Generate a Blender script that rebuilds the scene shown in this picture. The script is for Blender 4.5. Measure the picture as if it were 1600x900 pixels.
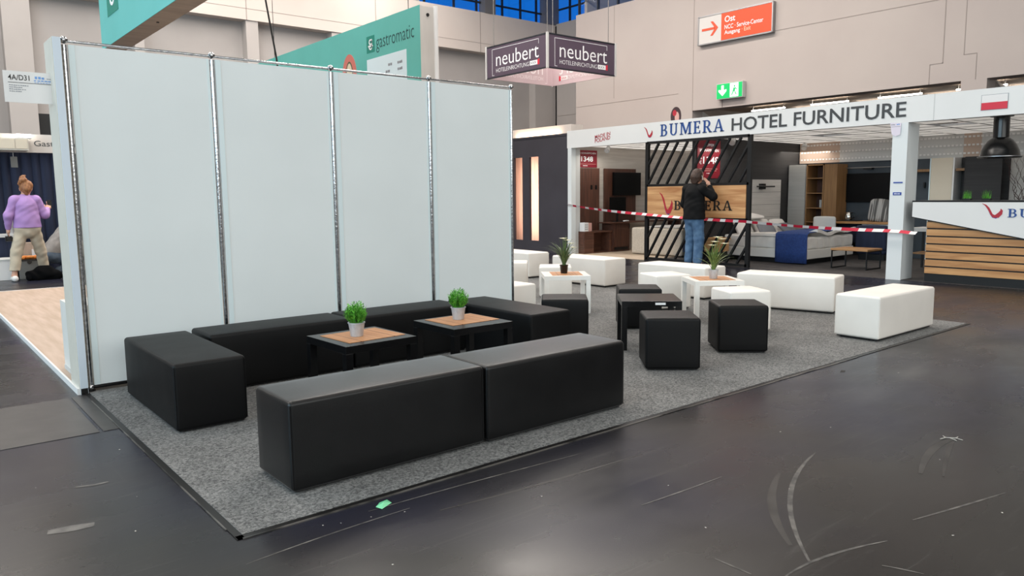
import bpy, bmesh, math, random
import numpy as np
from mathutils import Vector, Matrix
random.seed(7); rng = np.random.default_rng(7)
scene = bpy.context.scene
COL = scene.collection
for o in list(bpy.data.objects): bpy.data.objects.remove(o)

# ------------------------------------------------------------------ camera
CAM = dict(f=1185.44, yaw=0.882657, pitch=0.122787, roll=-0.0100326, loc=(-1.05853, -6.14277, 1.40216))
def make_camera():
    y, p, r = CAM['yaw'], CAM['pitch'], CAM['roll']
    f = Vector((math.cos(y)*math.cos(p), math.sin(y)*math.cos(p), -math.sin(p)))
    R = Vector((math.sin(y), -math.cos(y), 0)); U = R.cross(f)
    c, s = math.cos(r), math.sin(r)
    R2 = c*R + s*U; U2 = -s*R + c*U
    cd = bpy.data.cameras.new('camera'); cd.sensor_width = 36; cd.lens = CAM['f']*36/1600; cd.clip_end = 200
    o = bpy.data.objects.new('camera', cd); COL.objects.link(o)
    m = Matrix((R2, U2, -f)).transposed().to_4x4(); m.translation = CAM['loc']
    o.matrix_world = m; scene.camera = o
make_camera()

# ------------------------------------------------------------------ world, daylight, hall lamps, exposure
w = bpy.data.worlds.new('dusk_sky'); scene.world = w; w.use_nodes = True
w.node_tree.nodes['Background'].inputs[0].default_value = (0.010, 0.21, 0.86, 1)
w.node_tree.nodes['Background'].inputs[1].default_value = 1.0
def area(name, loc, rot, sx, sy, power, color):
    l = bpy.data.lights.new(name, 'AREA'); l.shape = 'RECTANGLE'; l.size = sx; l.size_y = sy; l.energy = power; l.color = color
    o = bpy.data.objects.new(name, l); COL.objects.link(o); o.location = loc; o.rotation_euler = rot
    return o
# rows of hall luminaires under the roof
for x, pw_ in ((-7.0, 1100), (0.5, 1800), (8.0, 2400), (15.0, 2700)):
    area('hall_lamp_row', (x, -5.0, 11.9), (0, 0, 0), 1.3, 15, 450, (1.0, 0.925, 0.86))
    area('hall_lamp_row', (x, 12.0, 11.9), (0, 0, 0), 1.3, 17, pw_, (1.0, 0.925, 0.86))
# tall daylight glazing of the hall front, behind and to the left of the photographer
area('hall_glazing_light', (-13.6, -2.0, 5.6), (0, math.radians(-90), 0), 7.0, 20.0, 3200, (0.62, 0.85, 1.0))
area('hall_glazing_light', (0.0, -15.6, 5.6), (math.radians(90), 0, 0), 20.0, 7.0, 1800, (0.94, 0.97, 0.95))
vs = scene.view_settings; vs.view_transform = 'Standard'; vs.look = 'None'; vs.gamma = 1; vs.use_curve_mapping = False
vs.exposure = -0.5

# ------------------------------------------------------------------ materials
def lin(c):
    c = [v/255 for v in c]
    return tuple(v/12.92 if v <= .04045 else ((v+.055)/1.055)**2.4 for v in c) + (1,)
MATS = {}
def mat(name, rgb, rough=.5, metal=0, rgb2=None, scale=(8, 8, 8), detail=4, bump=0, bscale=None, spec=.5, rvar=0, emit=0, ramp=(.35, .65), dist=.0):
    m = bpy.data.materials.new(name); m.use_nodes = True; nt = m.node_tree; b = nt.nodes['Principled BSDF']
    b.inputs['Base Color'].default_value = lin(rgb); b.inputs['Roughness'].default_value = rough
    b.inputs['Metallic'].default_value = metal; b.inputs['Specular IOR Level'].default_value = spec
    if emit:
        b.inputs['Emission Color'].default_value = lin(rgb); b.inputs['Emission Strength'].default_value = emit
    def noise(sc, det):
        tc = nt.nodes.new('ShaderNodeTexCoord'); mp = nt.nodes.new('ShaderNodeMapping'); mp.inputs['Scale'].default_value = sc
        n = nt.nodes.new('ShaderNodeTexNoise'); n.inputs['Scale'].default_value = 1; n.inputs['Detail'].default_value = det; n.inputs['Distortion'].default_value = dist
        nt.links.new(tc.outputs['Object'], mp.inputs['Vector']); nt.links.new(mp.outputs['Vector'], n.inputs['Vector'])
        return n
    if rgb2 is not None:
        n = noise(scale, detail); r = nt.nodes.new('ShaderNodeValToRGB')
        r.color_ramp.elements[0].position = ramp[0]; r.color_ramp.elements[0].color = lin(rgb)
        r.color_ramp.elements[1].position = ramp[1]; r.color_ramp.elements[1].color = lin(rgb2)
        nt.links.new(n.outputs['Fac'], r.inputs['Fac']); nt.links.new(r.outputs['Color'], b.inputs['Base Color'])
        if rvar:
            mr = nt.nodes.new('ShaderNodeMapRange'); mr.inputs['To Min'].default_value = rough-rvar; mr.inputs['To Max'].default_value = rough+rvar
            nt.links.new(n.outputs['Fac'], mr.inputs['Value']); nt.links.new(mr.outputs['Result'], b.inputs['Roughness'])
    if bump:
        n2 = noise(bscale or scale, 3); bp = nt.nodes.new('ShaderNodeBump'); bp.inputs['Strength'].default_value = bump; bp.inputs['Distance'].default_value = .004
        nt.links.new(n2.outputs['Fac'], bp.inputs['Height']); nt.links.new(bp.outputs['Normal'], b.inputs['Normal'])
    MATS[name] = m
    return m
def wood(name, a, b, axis, rough=.5, s=1.0):
    sc = [22*s]*3; sc[axis] = 1.6*s
    return mat(name, a, rough, rgb2=b, scale=sc, detail=6, ramp=(.3, .7), dist=.6, bump=.06)
mat('black_leather', (10, 10, 11), .50, rgb2=(11, 11, 12), scale=(5, 5, 5), bump=.12, bscale=(160, 160, 160), rvar=.04, spec=.22)
mat('black_leather_sheen', (9, 9, 10), .37, rgb2=(13, 13, 14), scale=(5, 5, 5), bump=.10, bscale=(160, 160, 160), rvar=.04, spec=.38)
MATS['black_leather_sheen'].node_tree.nodes['Principled BSDF'].inputs['Sheen Weight'].default_value = .27  # sheen added to lift the front bench tops, standing in for lamp light
MATS['black_leather_sheen'].node_tree.nodes['Principled BSDF'].inputs['Sheen Roughness'].default_value = .25
mat('white_leather', (236, 230, 222), .45, rgb2=(230, 224, 216), scale=(3, 3, 3), bump=.08, bscale=(140, 140, 140))
mat('black_lacquer', (12, 12, 13), .26, rgb2=(15, 15, 16), scale=(30, 30, 30), spec=.34)
mat('white_lacquer', (233, 230, 224), .4, rgb2=(228, 225, 219), scale=(4, 4, 4))
mat('black_foot', (12, 12, 12), .6)
mat('panel_white', (224, 230, 230), .55, rgb2=(220, 226, 226), scale=(1.3, 1.3, 1.3), detail=2)
mat('panel_edge', (214, 228, 230), .45)
mat('chrome', (206, 208, 210), .16, 1, rgb2=(170, 172, 176), scale=(30, 30, 60), bump=.35, bscale=(60, 60, 45))
mat('steel', (160, 160, 162), .35, 1)
mat('zinc', (200, 202, 204), .38, .45, rgb2=(184, 186, 190), scale=(60, 60, 20))
mat('cream_board', (214, 208, 196), .5, rgb2=(208, 202, 190), scale=(3, 3, 3))
mat('cool_board', (205, 216, 226), .45)
mat('hall_white', (186, 176, 170), .85, rgb2=(180, 169, 164), scale=(.35, .35, .35), detail=5)
mat('hall_band', (208, 198, 190), .8, rgb2=(202, 191, 183), scale=(.4, .4, .4), detail=4)
mat('hall_grey', (170, 165, 162), .8, rgb2=(160, 155, 152), scale=(.4, .4, .4), detail=5)
mat('hall_pier', (180, 174, 170), .8, rgb2=(172, 166, 162), scale=(.5, .5, .5))
mat('hall_seam', (158, 148, 142), .9)
mat('hall_ceiling', (190, 188, 184), .9)
mat('steel_grey', (118, 116, 114), .5, .3)
mat('mullion', (30, 36, 44), .5, .2)
mat('teal', (96, 184, 174), .6, rgb2=(92, 178, 168), scale=(1, 1, 1))
mat('teal_light', (104, 192, 188), .6, rgb2=(100, 187, 182), scale=(1, 1, 1))
mat('teal_dark', (18, 132, 116), .6)
mat('banner_side', (206, 200, 194), .6, rgb2=(196, 190, 184), scale=(3, 3, 1))
mat('banner_under', (186, 172, 158), .7, rgb2=(172, 158, 145), scale=(2, 8, 2))
mat('ink_teal', (24, 76, 76), .6); mat('print_white', (240, 242, 244), .6); mat('print_paper', (216, 234, 240), .6)
mat('ring_coral', (206, 116, 104), .6); mat('ring_olive', (92, 92, 66), .6); mat('ring_cream', (226, 210, 180), .6)
mat('purple', (82, 68, 84), .55, rgb2=(78, 64, 80), scale=(1, 1, 1))
mat('purple_backlit', (206, 184, 186), .6, rgb2=(198, 176, 180), scale=(.8, .8, .8)); mat('back_text', (236, 228, 228), .6); mat('red_tag', (206, 40, 62), .5)  # inside of the sign is paler: light through the fabric put into its colour
mat('fascia_white', (226, 226, 224), .55, rgb2=(221, 221, 219), scale=(.8, .8, .8))
mat('column_white', (222, 226, 226), .5)
mat('ink_blue', (34, 74, 140), .5); mat('ink_grey', (62, 64, 66), .5); mat('ink_red', (172, 36, 52), .5); mat('ink_black', (22, 20, 20), .5)
mat('ink_logo_blue', (110, 156, 214), .5); mat('ink_mid', (140, 144, 150), .5); mat('sign_grey', (206, 202, 198), .5); mat('orange_sign', (226, 78, 34), .5); mat('orange_print', (220, 80, 44), .5); mat('sign_white', (226, 224, 222), .5)
mat('exit_green', (0, 178, 92), .4, emit=.75); mat('exit_white', (240, 255, 246), .4, emit=.9)
mat('flag_red', (205, 40, 62), .5)
mat('dark_panel', (60, 57, 64), .6, rgb2=(54, 51, 58), scale=(1.5, 1.5, 1.5))
wood('copper_wood', (226, 174, 152), (242, 202, 180), 2)
wood('walnut', (96, 60, 46), (66, 40, 31), 2); wood('walnut_h', (100, 63, 48), (70, 43, 33), 0)
wood('oak', (206, 158, 106), (160, 110, 66), 1, s=.7); wood('oak_board', (216, 170, 120), (166, 112, 68), 1, s=.6)
wood('oak_shelf', (150, 112, 72), (126, 92, 58), 2)
wood('bamboo', (206, 152, 108), (180, 124, 80), 1, s=2.0)
wood('limed_wall', (196, 190, 182), (176, 168, 160), 0, s=.6)
wood('limed_panel', (205, 201, 196), (190, 186, 182), 0, s=.8)
mat('pallet_wood', (214, 206, 196), .7)
mat('charcoal_wall', (48, 47, 48), .7, rgb2=(40, 39, 40), scale=(1, 1, 22), detail=5)
mat('slate_wall', (62, 70, 78), .6, rgb2=(56, 63, 70), scale=(2, 2, 2))
mat('black_metal', (20, 20, 21), .45, .2); mat('tv_black', (6, 6, 7), .35, spec=.2); mat('black_gloss', (14, 14, 15), .22)
mat('grey_cabinet', (172, 170, 166), .5, rgb2=(164, 162, 158), scale=(1, 1, 14))
mat('cream_cabinet', (216, 204, 184), .5)
mat('poster_red', (128, 12, 34), .5)
mat('navy', (34, 42, 66), .85, rgb2=(27, 34, 55), scale=(14, 14, 1)); mat('bed_blue', (36, 64, 124), .85, rgb2=(30, 54, 108), scale=(30, 30, 30), bump=.3)
mat('linen', (222, 218, 212), .8, rgb2=(212, 207, 202), scale=(6, 6, 6), bump=.6, bscale=(14, 14, 14)); mat('bed_base', (214, 210, 204), .7)
mat('quilt', (214, 202, 186), .75, rgb2=(200, 187, 170), scale=(24, 24, 24), bump=.6, bscale=(30, 30, 30))
mat('pillow_grey', (110, 112, 118), .8); mat('cushion_stripe', (168, 164, 160), .8, rgb2=(84, 82, 80), scale=(26, 1, 1), detail=1, ramp=(.48, .52)); mat('pillow_white', (220, 216, 212), .8)
mat('tile_white', (206, 206, 204), .8, rgb2=(198, 198, 196), scale=(2, 2, 2)); mat('tile_grid', (150, 150, 150), .7)
mat('booth_carpet', (66, 61, 60), .9, rgb2=(54, 50, 49), scale=(6, 6, 6), detail=6); mat('laminate', (202, 186, 166), .45, rgb2=(184, 164, 142), scale=(2, 16, 2), detail=5)
mat('laminate_l', (186, 164, 147), .5, rgb2=(168, 146, 126), scale=(14, 1.4, 2), detail=5)
mat('tape_red', (206, 34, 62), .5); mat('tape_white', (232, 226, 224), .5)
mat('leaf', (58, 136, 38), .55, rgb2=(118, 196, 66), scale=(40, 40, 40)); mat('blade', (66, 98, 48), .5, rgb2=(128, 146, 74), scale=(30, 30, 30)); mat('soil', (40, 30, 24), .95)
mat('blade_dark', (54, 78, 46), .5, rgb2=(96, 116, 66), scale=(30, 30, 30)); mat('petal', (240, 236, 206), .5)
mat('skin', (208, 158, 134), .55); mat('lilac', (178, 142, 198), .85, rgb2=(168, 132, 190), scale=(6, 6, 6)); mat('beige_cloth', (206, 192, 170), .85, rgb2=(194, 179, 157), scale=(7, 7, 7))
mat('shoe_white', (226, 222, 218), .6); mat('hair_brown', (120, 76, 48), .6, rgb2=(168, 116, 74), scale=(60, 60, 14)); mat('hair_dark', (50, 34, 27), .6, rgb2=(70, 48, 36), scale=(60, 60, 14))
mat('jacket_black', (11, 11, 12), .85, spec=.25, rgb2=(15, 15, 16), scale=(9, 9, 9)); mat('denim', (62, 92, 126), .85, rgb2=(88, 120, 152), scale=(9, 9, 9)); mat('denim_dark', (70, 82, 96), .85, rgb2=(86, 98, 110), scale=(9, 9, 9))
mat('hoodie', (158, 152, 146), .85, rgb2=(140, 134, 130), scale=(8, 8, 8)); mat('bag_black', (9, 9, 10), .95, spec=.08, rgb2=(13, 13, 14), scale=(10, 10, 10)); mat('crate_grey', (120, 118, 114), .6)
mat('lamp_white', (255, 250, 240), .5, emit=14); mat('lamp_warm', (255, 196, 150), .5, emit=1.2)
mat('under_hall', (186, 164, 146), .8); mat('scuff', (100, 97, 93), .45, rgb2=(52, 51, 50), scale=(14, 14, 14), spec=.3); mat('tape_black', (17, 16, 16), .35, spec=.3); mat('tape_clear', (92, 88, 84), .3, rgb2=(30, 29, 28), scale=(3, 3, 3), ramp=(.45, .55))
mat('scuff_soft', (62, 60, 58), .30, rgb2=(40, 39, 38), scale=(5, 5, 5), spec=.26); mat('floor_plate', (56, 54, 52), .4, rgb2=(46, 44, 43), scale=(3, 3, 3), rvar=.08); mat('litter_white', (176, 172, 164), .7); mat('litter_green', (116, 206, 156), .35); mat('litter_dark', (44, 40, 38), .8)
mat('ring_orange', (232, 140, 62), .5); mat('shoe_dark', (42, 48, 66), .7); mat('poster_dark', (60, 40, 44), .5); mat('poster_pink', (206, 160, 150), .5); mat('kettle_steel', (200, 196, 190), .2, 1); mat('grey_white', (196, 196, 194), .6)
mat('branch', (70, 50, 44), .8); mat('sticker_lilac', (222, 214, 226), .6); mat('ink_label_blue', (40, 72, 158), .5); mat('brown_frieze', (190, 168, 152), .7)
def glass():
    m = bpy.data.materials.new('window_glass'); m.use_nodes = True; nt = m.node_tree; nt.nodes.clear()
    o = nt.nodes.new('ShaderNodeOutputMaterial'); mx = nt.nodes.new('ShaderNodeMixShader'); t = nt.nodes.new('ShaderNodeBsdfTransparent'); g = nt.nodes.new('ShaderNodeBsdfGlossy')
    t.inputs[0].default_value = (.96, .98, 1, 1); g.inputs['Roughness'].default_value = .02; mx.inputs[0].default_value = .05
    nt.links.new(t.outputs[0], mx.inputs[1]); nt.links.new(g.outputs[0], mx.inputs[2]); nt.links.new(mx.outputs[0], o.inputs[0]); MATS['window_glass'] = m
glass()
def tile_material():
    m = bpy.data.materials.new('tile_white'); m.use_nodes = True; nt = m.node_tree; b = nt.nodes['Principled BSDF']; b.inputs['Base Color'].default_value = lin((206, 206, 204)); b.inputs['Roughness'].default_value = .8
    o = nt.nodes['Material Output']; t = nt.nodes.new('ShaderNodeBsdfTranslucent'); t.inputs[0].default_value = (.86, .86, .85, 1); x = nt.nodes.new('ShaderNodeMixShader'); x.inputs[0].default_value = .62
    n = nt.nodes.new('ShaderNodeTexNoise'); n.inputs['Scale'].default_value = 40; bp = nt.nodes.new('ShaderNodeBump'); bp.inputs['Strength'].default_value = .1; nt.links.new(n.outputs['Fac'], bp.inputs['Height']); nt.links.new(bp.outputs[0], b.inputs['Normal'])
    nt.links.new(b.outputs[0], x.inputs[1]); nt.links.new(t.outputs[0], x.inputs[2]); nt.links.new(x.outputs[0], o.inputs[0]); MATS['tile_white'] = m
tile_material()
def floor_material():
    m = bpy.data.materials.new('hall_floor'); m.use_nodes = True; nt = m.node_tree; b = nt.nodes['Principled BSDF']; L = nt.links.new
    tc = nt.nodes.new('ShaderNodeTexCoord')
    def noise(sc, det=5, rough=.55, rot=0, dist=0):
        mp = nt.nodes.new('ShaderNodeMapping'); mp.inputs['Scale'].default_value = sc; mp.inputs['Rotation'].default_value = (0, 0, rot)
        n = nt.nodes.new('ShaderNodeTexNoise'); n.inputs['Scale'].default_value = 1; n.inputs['Detail'].default_value = det; n.inputs['Roughness'].default_value = rough; n.inputs['Distortion'].default_value = dist
        L(tc.outputs['Object'], mp.inputs[0]); L(mp.outputs[0], n.inputs[0]); return n.outputs['Fac']
    def ramp(fac, p0, p1, c0, c1):
        r = nt.nodes.new('ShaderNodeValToRGB'); r.color_ramp.elements[0].position = p0; r.color_ramp.elements[1].position = p1
        r.color_ramp.elements[0].color = c0; r.color_ramp.elements[1].color = c1; L(fac, r.inputs[0]); return r.outputs[0]
    def mix(a, bb, f, mode='MIX'):
        x = nt.nodes.new('ShaderNodeMix'); x.data_type = 'RGBA'; x.blend_type = mode
        if isinstance(f, float): x.inputs[0].default_value = f
        else: L(f, x.inputs[0])
        L(a, x.inputs[6])
        if isinstance(bb, tuple): x.inputs[7].default_value = bb
        else: L(bb, x.inputs[7])
        return x.outputs[2]
    base = ramp(noise((.5, .5, .5), 6), .3, .7, lin((27, 26, 26)), lin((42, 40, 38)))
    blue = ramp(noise((.32, .32, .32), 3), .44, .62, (0, 0, 0, 1), (1, 1, 1, 1))
    c = mix(base, lin((31, 32, 46)), blue)
    scr = ramp(noise((.9, 26, 1), 5, .6, .35, .4), .60, .78, (0, 0, 0, 1), (.45, .45, .45, 1))
    c = mix(c, lin((72, 70, 67)), scr)
    scr2 = ramp(noise((22, .8, 1), 5, .6, -.9, .4), .66, .80, (0, 0, 0, 1), (.3, .3, .3, 1))
    c = mix(c, lin((74, 72, 70)), scr2)
    scr3 = ramp(noise((.5, 60, 1), 4, .6, .12, .2), .62, .74, (0, 0, 0, 1), (.5, .5, .5, 1)); c = mix(c, lin((66, 64, 62)), scr3)
    scr4 = ramp(noise((3.2, 14, 1), 6, .7, .5, 1.2), .60, .72, (0, 0, 0, 1), (.55, .55, .55, 1)); c = mix(c, lin((64, 62, 60)), scr4)
    L(c, b.inputs['Base Color'])
    rr = nt.nodes.new('ShaderNodeMapRange'); rr.inputs['From Min'].default_value = .3; rr.inputs['From Max'].default_value = .7; rr.inputs['To Min'].default_value = .20; rr.inputs['To Max'].default_value = .36
    L(noise((.9, 1.6, 1), 5), rr.inputs[0]); L(rr.outputs[0], b.inputs['Roughness'])
    bp = nt.nodes.new('ShaderNodeBump'); bp.inputs['Strength'].default_value = .03; bp.inputs['Distance'].default_value = .01
    L(noise((2.2, 2.2, 2.2), 3), bp.inputs['Height']); L(bp.outputs[0], b.inputs['Normal']); b.inputs['Specular IOR Level'].default_value = .24
    MATS['hall_floor'] = m
floor_material()
def carpet_material():
    m = bpy.data.materials.new('carpet_felt'); m.use_nodes = True; nt = m.node_tree; b = nt.nodes['Principled BSDF']; L = nt.links.new
    tc = nt.nodes.new('ShaderNodeTexCoord')
    def noise(s, d, r=.6):
        n = nt.nodes.new('ShaderNodeTexNoise'); n.inputs['Scale'].default_value = s; n.inputs['Detail'].default_value = d; n.inputs['Roughness'].default_value = r; L(tc.outputs['Object'], n.inputs[0]); return n.outputs['Fac']
    r = nt.nodes.new('ShaderNodeValToRGB'); r.color_ramp.elements[0].position = .36; r.color_ramp.elements[1].position = .64
    r.color_ramp.elements[0].color = lin((66, 66, 67)); r.color_ramp.elements[1].color = lin((146, 146, 144)); L(noise(75, 5, .75), r.inputs[0])
    r2 = nt.nodes.new('ShaderNodeValToRGB'); r2.color_ramp.elements[0].position = .3; r2.color_ramp.elements[1].position = .7
    r2.color_ramp.elements[0].color = (.78, .78, .78, 1); r2.color_ramp.elements[1].color = (1.1, 1.1, 1.1, 1); L(noise(2.6, 5), r2.inputs[0])
    x = nt.nodes.new('ShaderNodeMix'); x.data_type = 'RGBA'; x.blend_type = 'MULTIPLY'; x.inputs[0].default_value = 1; L(r.outputs[0], x.inputs[6]); L(r2.outputs[0], x.inputs[7]); L(x.outputs[2], b.inputs['Base Color'])
    b.inputs['Roughness'].default_value = .95; b.inputs['Specular IOR Level'].default_value = .15
    bp = nt.nodes.new('ShaderNodeBump'); bp.inputs['Strength'].default_value = .5; bp.inputs['Distance'].default_value = .004; L(noise(140, 3), bp.inputs['Height']); L(bp.outputs[0], b.inputs['Normal'])
    MATS['carpet_felt'] = m
carpet_material()

# ------------------------------------------------------------------ mesh helpers
class MB:
    def __init__(s): s.v = []; s.f = []; s.m = []; s.cur = 0
    def add(s, vs, fs):
        n = len(s.v); s.v += [tuple(p) for p in vs]; s.f += [tuple(i+n for i in f) for f in fs]; s.m += [s.cur]*len(fs); return s
    def box(s, x0, y0, z0, x1, y1, z1, M=None):
        x0, x1 = min(x0, x1), max(x0, x1); y0, y1 = min(y0, y1), max(y0, y1); z0, z1 = min(z0, z1), max(z0, z1)
        v = [(x, y, z) for z in (z0, z1) for y in (y0, y1) for x in (x0, x1)]
        if M is not None: v = [tuple(M @ Vector(p)) for p in v]
        return s.add(v, [(0, 2, 3, 1), (4, 5, 7, 6), (0, 1, 5, 4), (2, 6, 7, 3), (0, 4, 6, 2), (1, 3, 7, 5)])
    def bar(s, a, b, wx, wy, up=(0, 0, 1)):
        a, b = Vector(a), Vector(b); d = (b-a); n = d.normalized(); u = Vector(up)
        if abs(n.dot(u)) > .99: u = Vector((1, 0, 0))
        r = n.cross(u).normalized(); q = r.cross(n)
        M = Matrix((r, q, n)).transposed().to_4x4(); M.translation = a
        return s.box(-wx/2, -wy/2, 0, wx/2, wy/2, d.length, M)
    def cyl(s, a, b, r0, r1=None, n=16, caps=True):
        r1 = r0 if r1 is None else r1; a, b = Vector(a), Vector(b); d = (b-a).normalized()
        u = Vector((0, 0, 1)) if abs(d.z) < .95 else Vector((1, 0, 0)); x = d.cross(u).normalized(); y = d.cross(x)
        v = []
        for p, r in ((a, r0), (b, r1)):
            for i in range(n):
                t = 2*math.pi*i/n; v.append(p + r*(math.cos(t)*x + math.sin(t)*y))
        f = [(i, i+n, (i+1) % n+n, (i+1) % n) for i in range(n)]
        if caps: f += [tuple(range(n)), tuple(range(2*n-1, n-1, -1))]
        return s.add(v, f)
    def tube(s, pts, r, n=8):
        pts = [Vector(p) for p in pts]; rs = r if isinstance(r, (list, tuple)) else [r]*len(pts); v = []; f = []
        for k, p in enumerate(pts):
            d = (pts[min(k+1, len(pts)-1)]-pts[max(k-1, 0)]).normalized(); u = Vector((0, 0, 1)) if abs(d.z) < .9 else Vector((1, 0, 0))
            x = d.cross(u).normalized(); y = d.cross(x)
            v += [p+rs[k]*(math.cos(2*math.pi*i/n)*x+math.sin(2*math.pi*i/n)*y) for i in range(n)]
        for k in range(len(pts)-1):
            f += [(k*n+i, (k+1)*n+i, (k+1)*n+(i+1) % n, k*n+(i+1) % n) for i in range(n)]
        f += [tuple(range(n)), tuple(range(len(v)-1, len(v)-n-1, -1))]
        return s.add(v, f)
    def lathe(s, prof, c=(0, 0, 0), n=24):
        v = []; f = []
        for r, z in prof:
            v += [(c[0]+r*math.cos(2*math.pi*i/n), c[1]+r*math.sin(2*math.pi*i/n), c[2]+z) for i in range(n)]
        for k in range(len(prof)-1):
            f += [(k*n+i, k*n+(i+1) % n, (k+1)*n+(i+1) % n, (k+1)*n+i) for i in range(n)]
        f += [tuple(range(n-1, -1, -1)), tuple(range((len(prof)-1)*n, len(prof)*n))]
        return s.add(v, f)
    def ball(s, c, r, n=12, sc=(1, 1, 1)):
        pr = [(r*math.sin(math.pi*k/n) + 1e-4, -r*math.cos(math.pi*k/n)) for k in range(n+1)]
        st = len(s.v); s.lathe(pr, (0, 0, 0), n*2)
        s.v[st:] = [(c[0]+x*sc[0], c[1]+y*sc[1], c[2]+z*sc[2]) for x, y, z in s.v[st:]]
        return s
    def poly(s, pts2, P, t0=0.0, t1=.004):
        n = len(pts2); v = [P(u, w_, t0) for u, w_ in pts2]+[P(u, w_, t1) for u, w_ in pts2]
        return s.add(v, [tuple(range(n-1, -1, -1)), tuple(range(n, 2*n))]+[(i, (i+1) % n, (i+1) % n+n, i+n) for i in range(n)])
    def build(s, name, mats, parent=None, smooth=False, loc=None, rz=0, kind=None, bevel=0):
        me = bpy.data.meshes.new(name); me.from_pydata(s.v, [], s.f); me.update()
        if isinstance(mats, str): mats = [mats]
        for q in mats: me.materials.append(MATS[q])
        me.polygons.foreach_set('material_index', s.m)
        bm = bmesh.new(); bm.from_mesh(me); bmesh.ops.recalc_face_normals(bm, faces=bm.faces)
        if bevel: bmesh.ops.bevel(bm, geom=bm.edges[:], offset=bevel, segments=2, affect='EDGES', profile=.6)
        bm.to_mesh(me); bm.free()
        if smooth: me.polygons.foreach_set('use_smooth', [True]*len(me.polygons)); me.set_sharp_from_angle(angle=math.radians(40))
        return link(name, me, parent, loc, rz, kind)
def link(name, me, parent=None, loc=None, rz=0, kind=None):
    o = bpy.data.objects.new(name, me); COL.objects.link(o); o.parent = parent
    if loc: o.location = loc
    o.rotation_euler.z = rz
    if kind: o['kind'] = kind
    return o
def tag(o, label, cat, group=None):
    o['label'] = label; o['category'] = cat
    if group: o['group'] = group
    return o
def thing(name, label, cat, loc=(0, 0, 0), rz=0, group=None):
    o = bpy.data.objects.new(name, None); COL.objects.link(o); o.location = loc; o.rotation_euler.z = rz; o.empty_display_size = .1
    return tag(o, label, cat, group)
def struct(o, label=None):
    o['kind'] = 'structure'
    if label: o['label'] = label
    return o
def box(name, m, parent, *b, bevel=0, kind=None):
    return MB().box(*b).build(name, m, parent, bevel=bevel, kind=kind)
def copy_tree(o, parent=None):
    c = o.copy(); COL.objects.link(c); c.parent = parent
    for ch in list(o.children): copy_tree(ch, c)
    return c
# plane frames: PX faces -X (reads towards -Y), PY faces -Y (reads towards +X)
def PX(x, y0, z0): return lambda u, v, d=0: (x-d, y0-u, z0+v)
def PXb(x, y0, z0): return lambda u, v, d=0: (x+d, y0+u, z0+v)
def PY(y, x0, z0): return lambda u, v, d=0: (x0+u, y-d, z0+v)
_tc = {}
def text2d(s, offset=0.0):
    k = (s, offset)
    if k in _tc: return _tc[k]
    cu = bpy.data.curves.new('t', 'FONT'); cu.body = s; cu.offset = offset; cu.resolution_u = 3
    ob = bpy.data.objects.new('t', cu); COL.objects.link(ob)
    dg = bpy.context.evaluated_depsgraph_get(); me = bpy.data.meshes.new_from_object(ob.evaluated_get(dg))
    v = [(p.co.x, p.co.y) for p in me.vertices]; f = [tuple(p.vertices) for p in me.polygons]
    bpy.data.objects.remove(ob); bpy.data.curves.remove(cu); bpy.data.meshes.remove(me)
    xs = [a for a, b in v]; ys = [b for a, b in v]; x0, x1, y0, y1 = min(xs), max(xs), min(ys), max(ys)
    v = [((a-x0)/(x1-x0), (b-y0)/(y1-y0)) for a, b in v]; _tc[k] = (v, f); return v, f
def put_text(s, w_, h_, P, m, parent, name='lettering', t=.003, offset=0.0, mirror=False):
    v, f = text2d(s, offset); mb = MB()
    mb.add([P((1-a if mirror else a)*w_, b*h_, t) for a, b in v], f)
    return mb.build(name, m, parent)
def microtext(parent, P, w_, h_, m, n, t=.0012):
    # a row of print too small to read: uneven ink blots
    r = random.Random(int(w_*1e4)+n); mb = MB(); x = 0
    cw = w_/n
    for i in range(n):
        a = cw*r.uniform(.62, .95); h = h_*r.uniform(.7, 1.0); mb.add([P(x, 0, t), P(x+a, 0, t), P(x+a, h, t), P(x, h, t)], [(0, 1, 2, 3)]); x += cw
    return mb.build('small_print', m, parent)
def arc(cx, cy, rx, ry, a0, a1, th, n=10, th2=None):
    th2 = th if th2 is None else th2; q = []
    for i in range(n):
        t0 = math.radians(a0+(a1-a0)*i/n); t1 = math.radians(a0+(a1-a0)*(i+1)/n)
        q.append([(cx+rx*math.cos(t0), cy+ry*math.sin(t0)), (cx+rx*math.cos(t1), cy+ry*math.sin(t1)), (cx+(rx-th)*math.cos(t1), cy+(ry-th2)*math.sin(t1)), (cx+(rx-th)*math.cos(t0), cy+(ry-th2)*math.sin(t0))])
    return q
def R4(a, b, c, d): return [(a, b), (c, b), (c, d), (a, d)]
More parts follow.
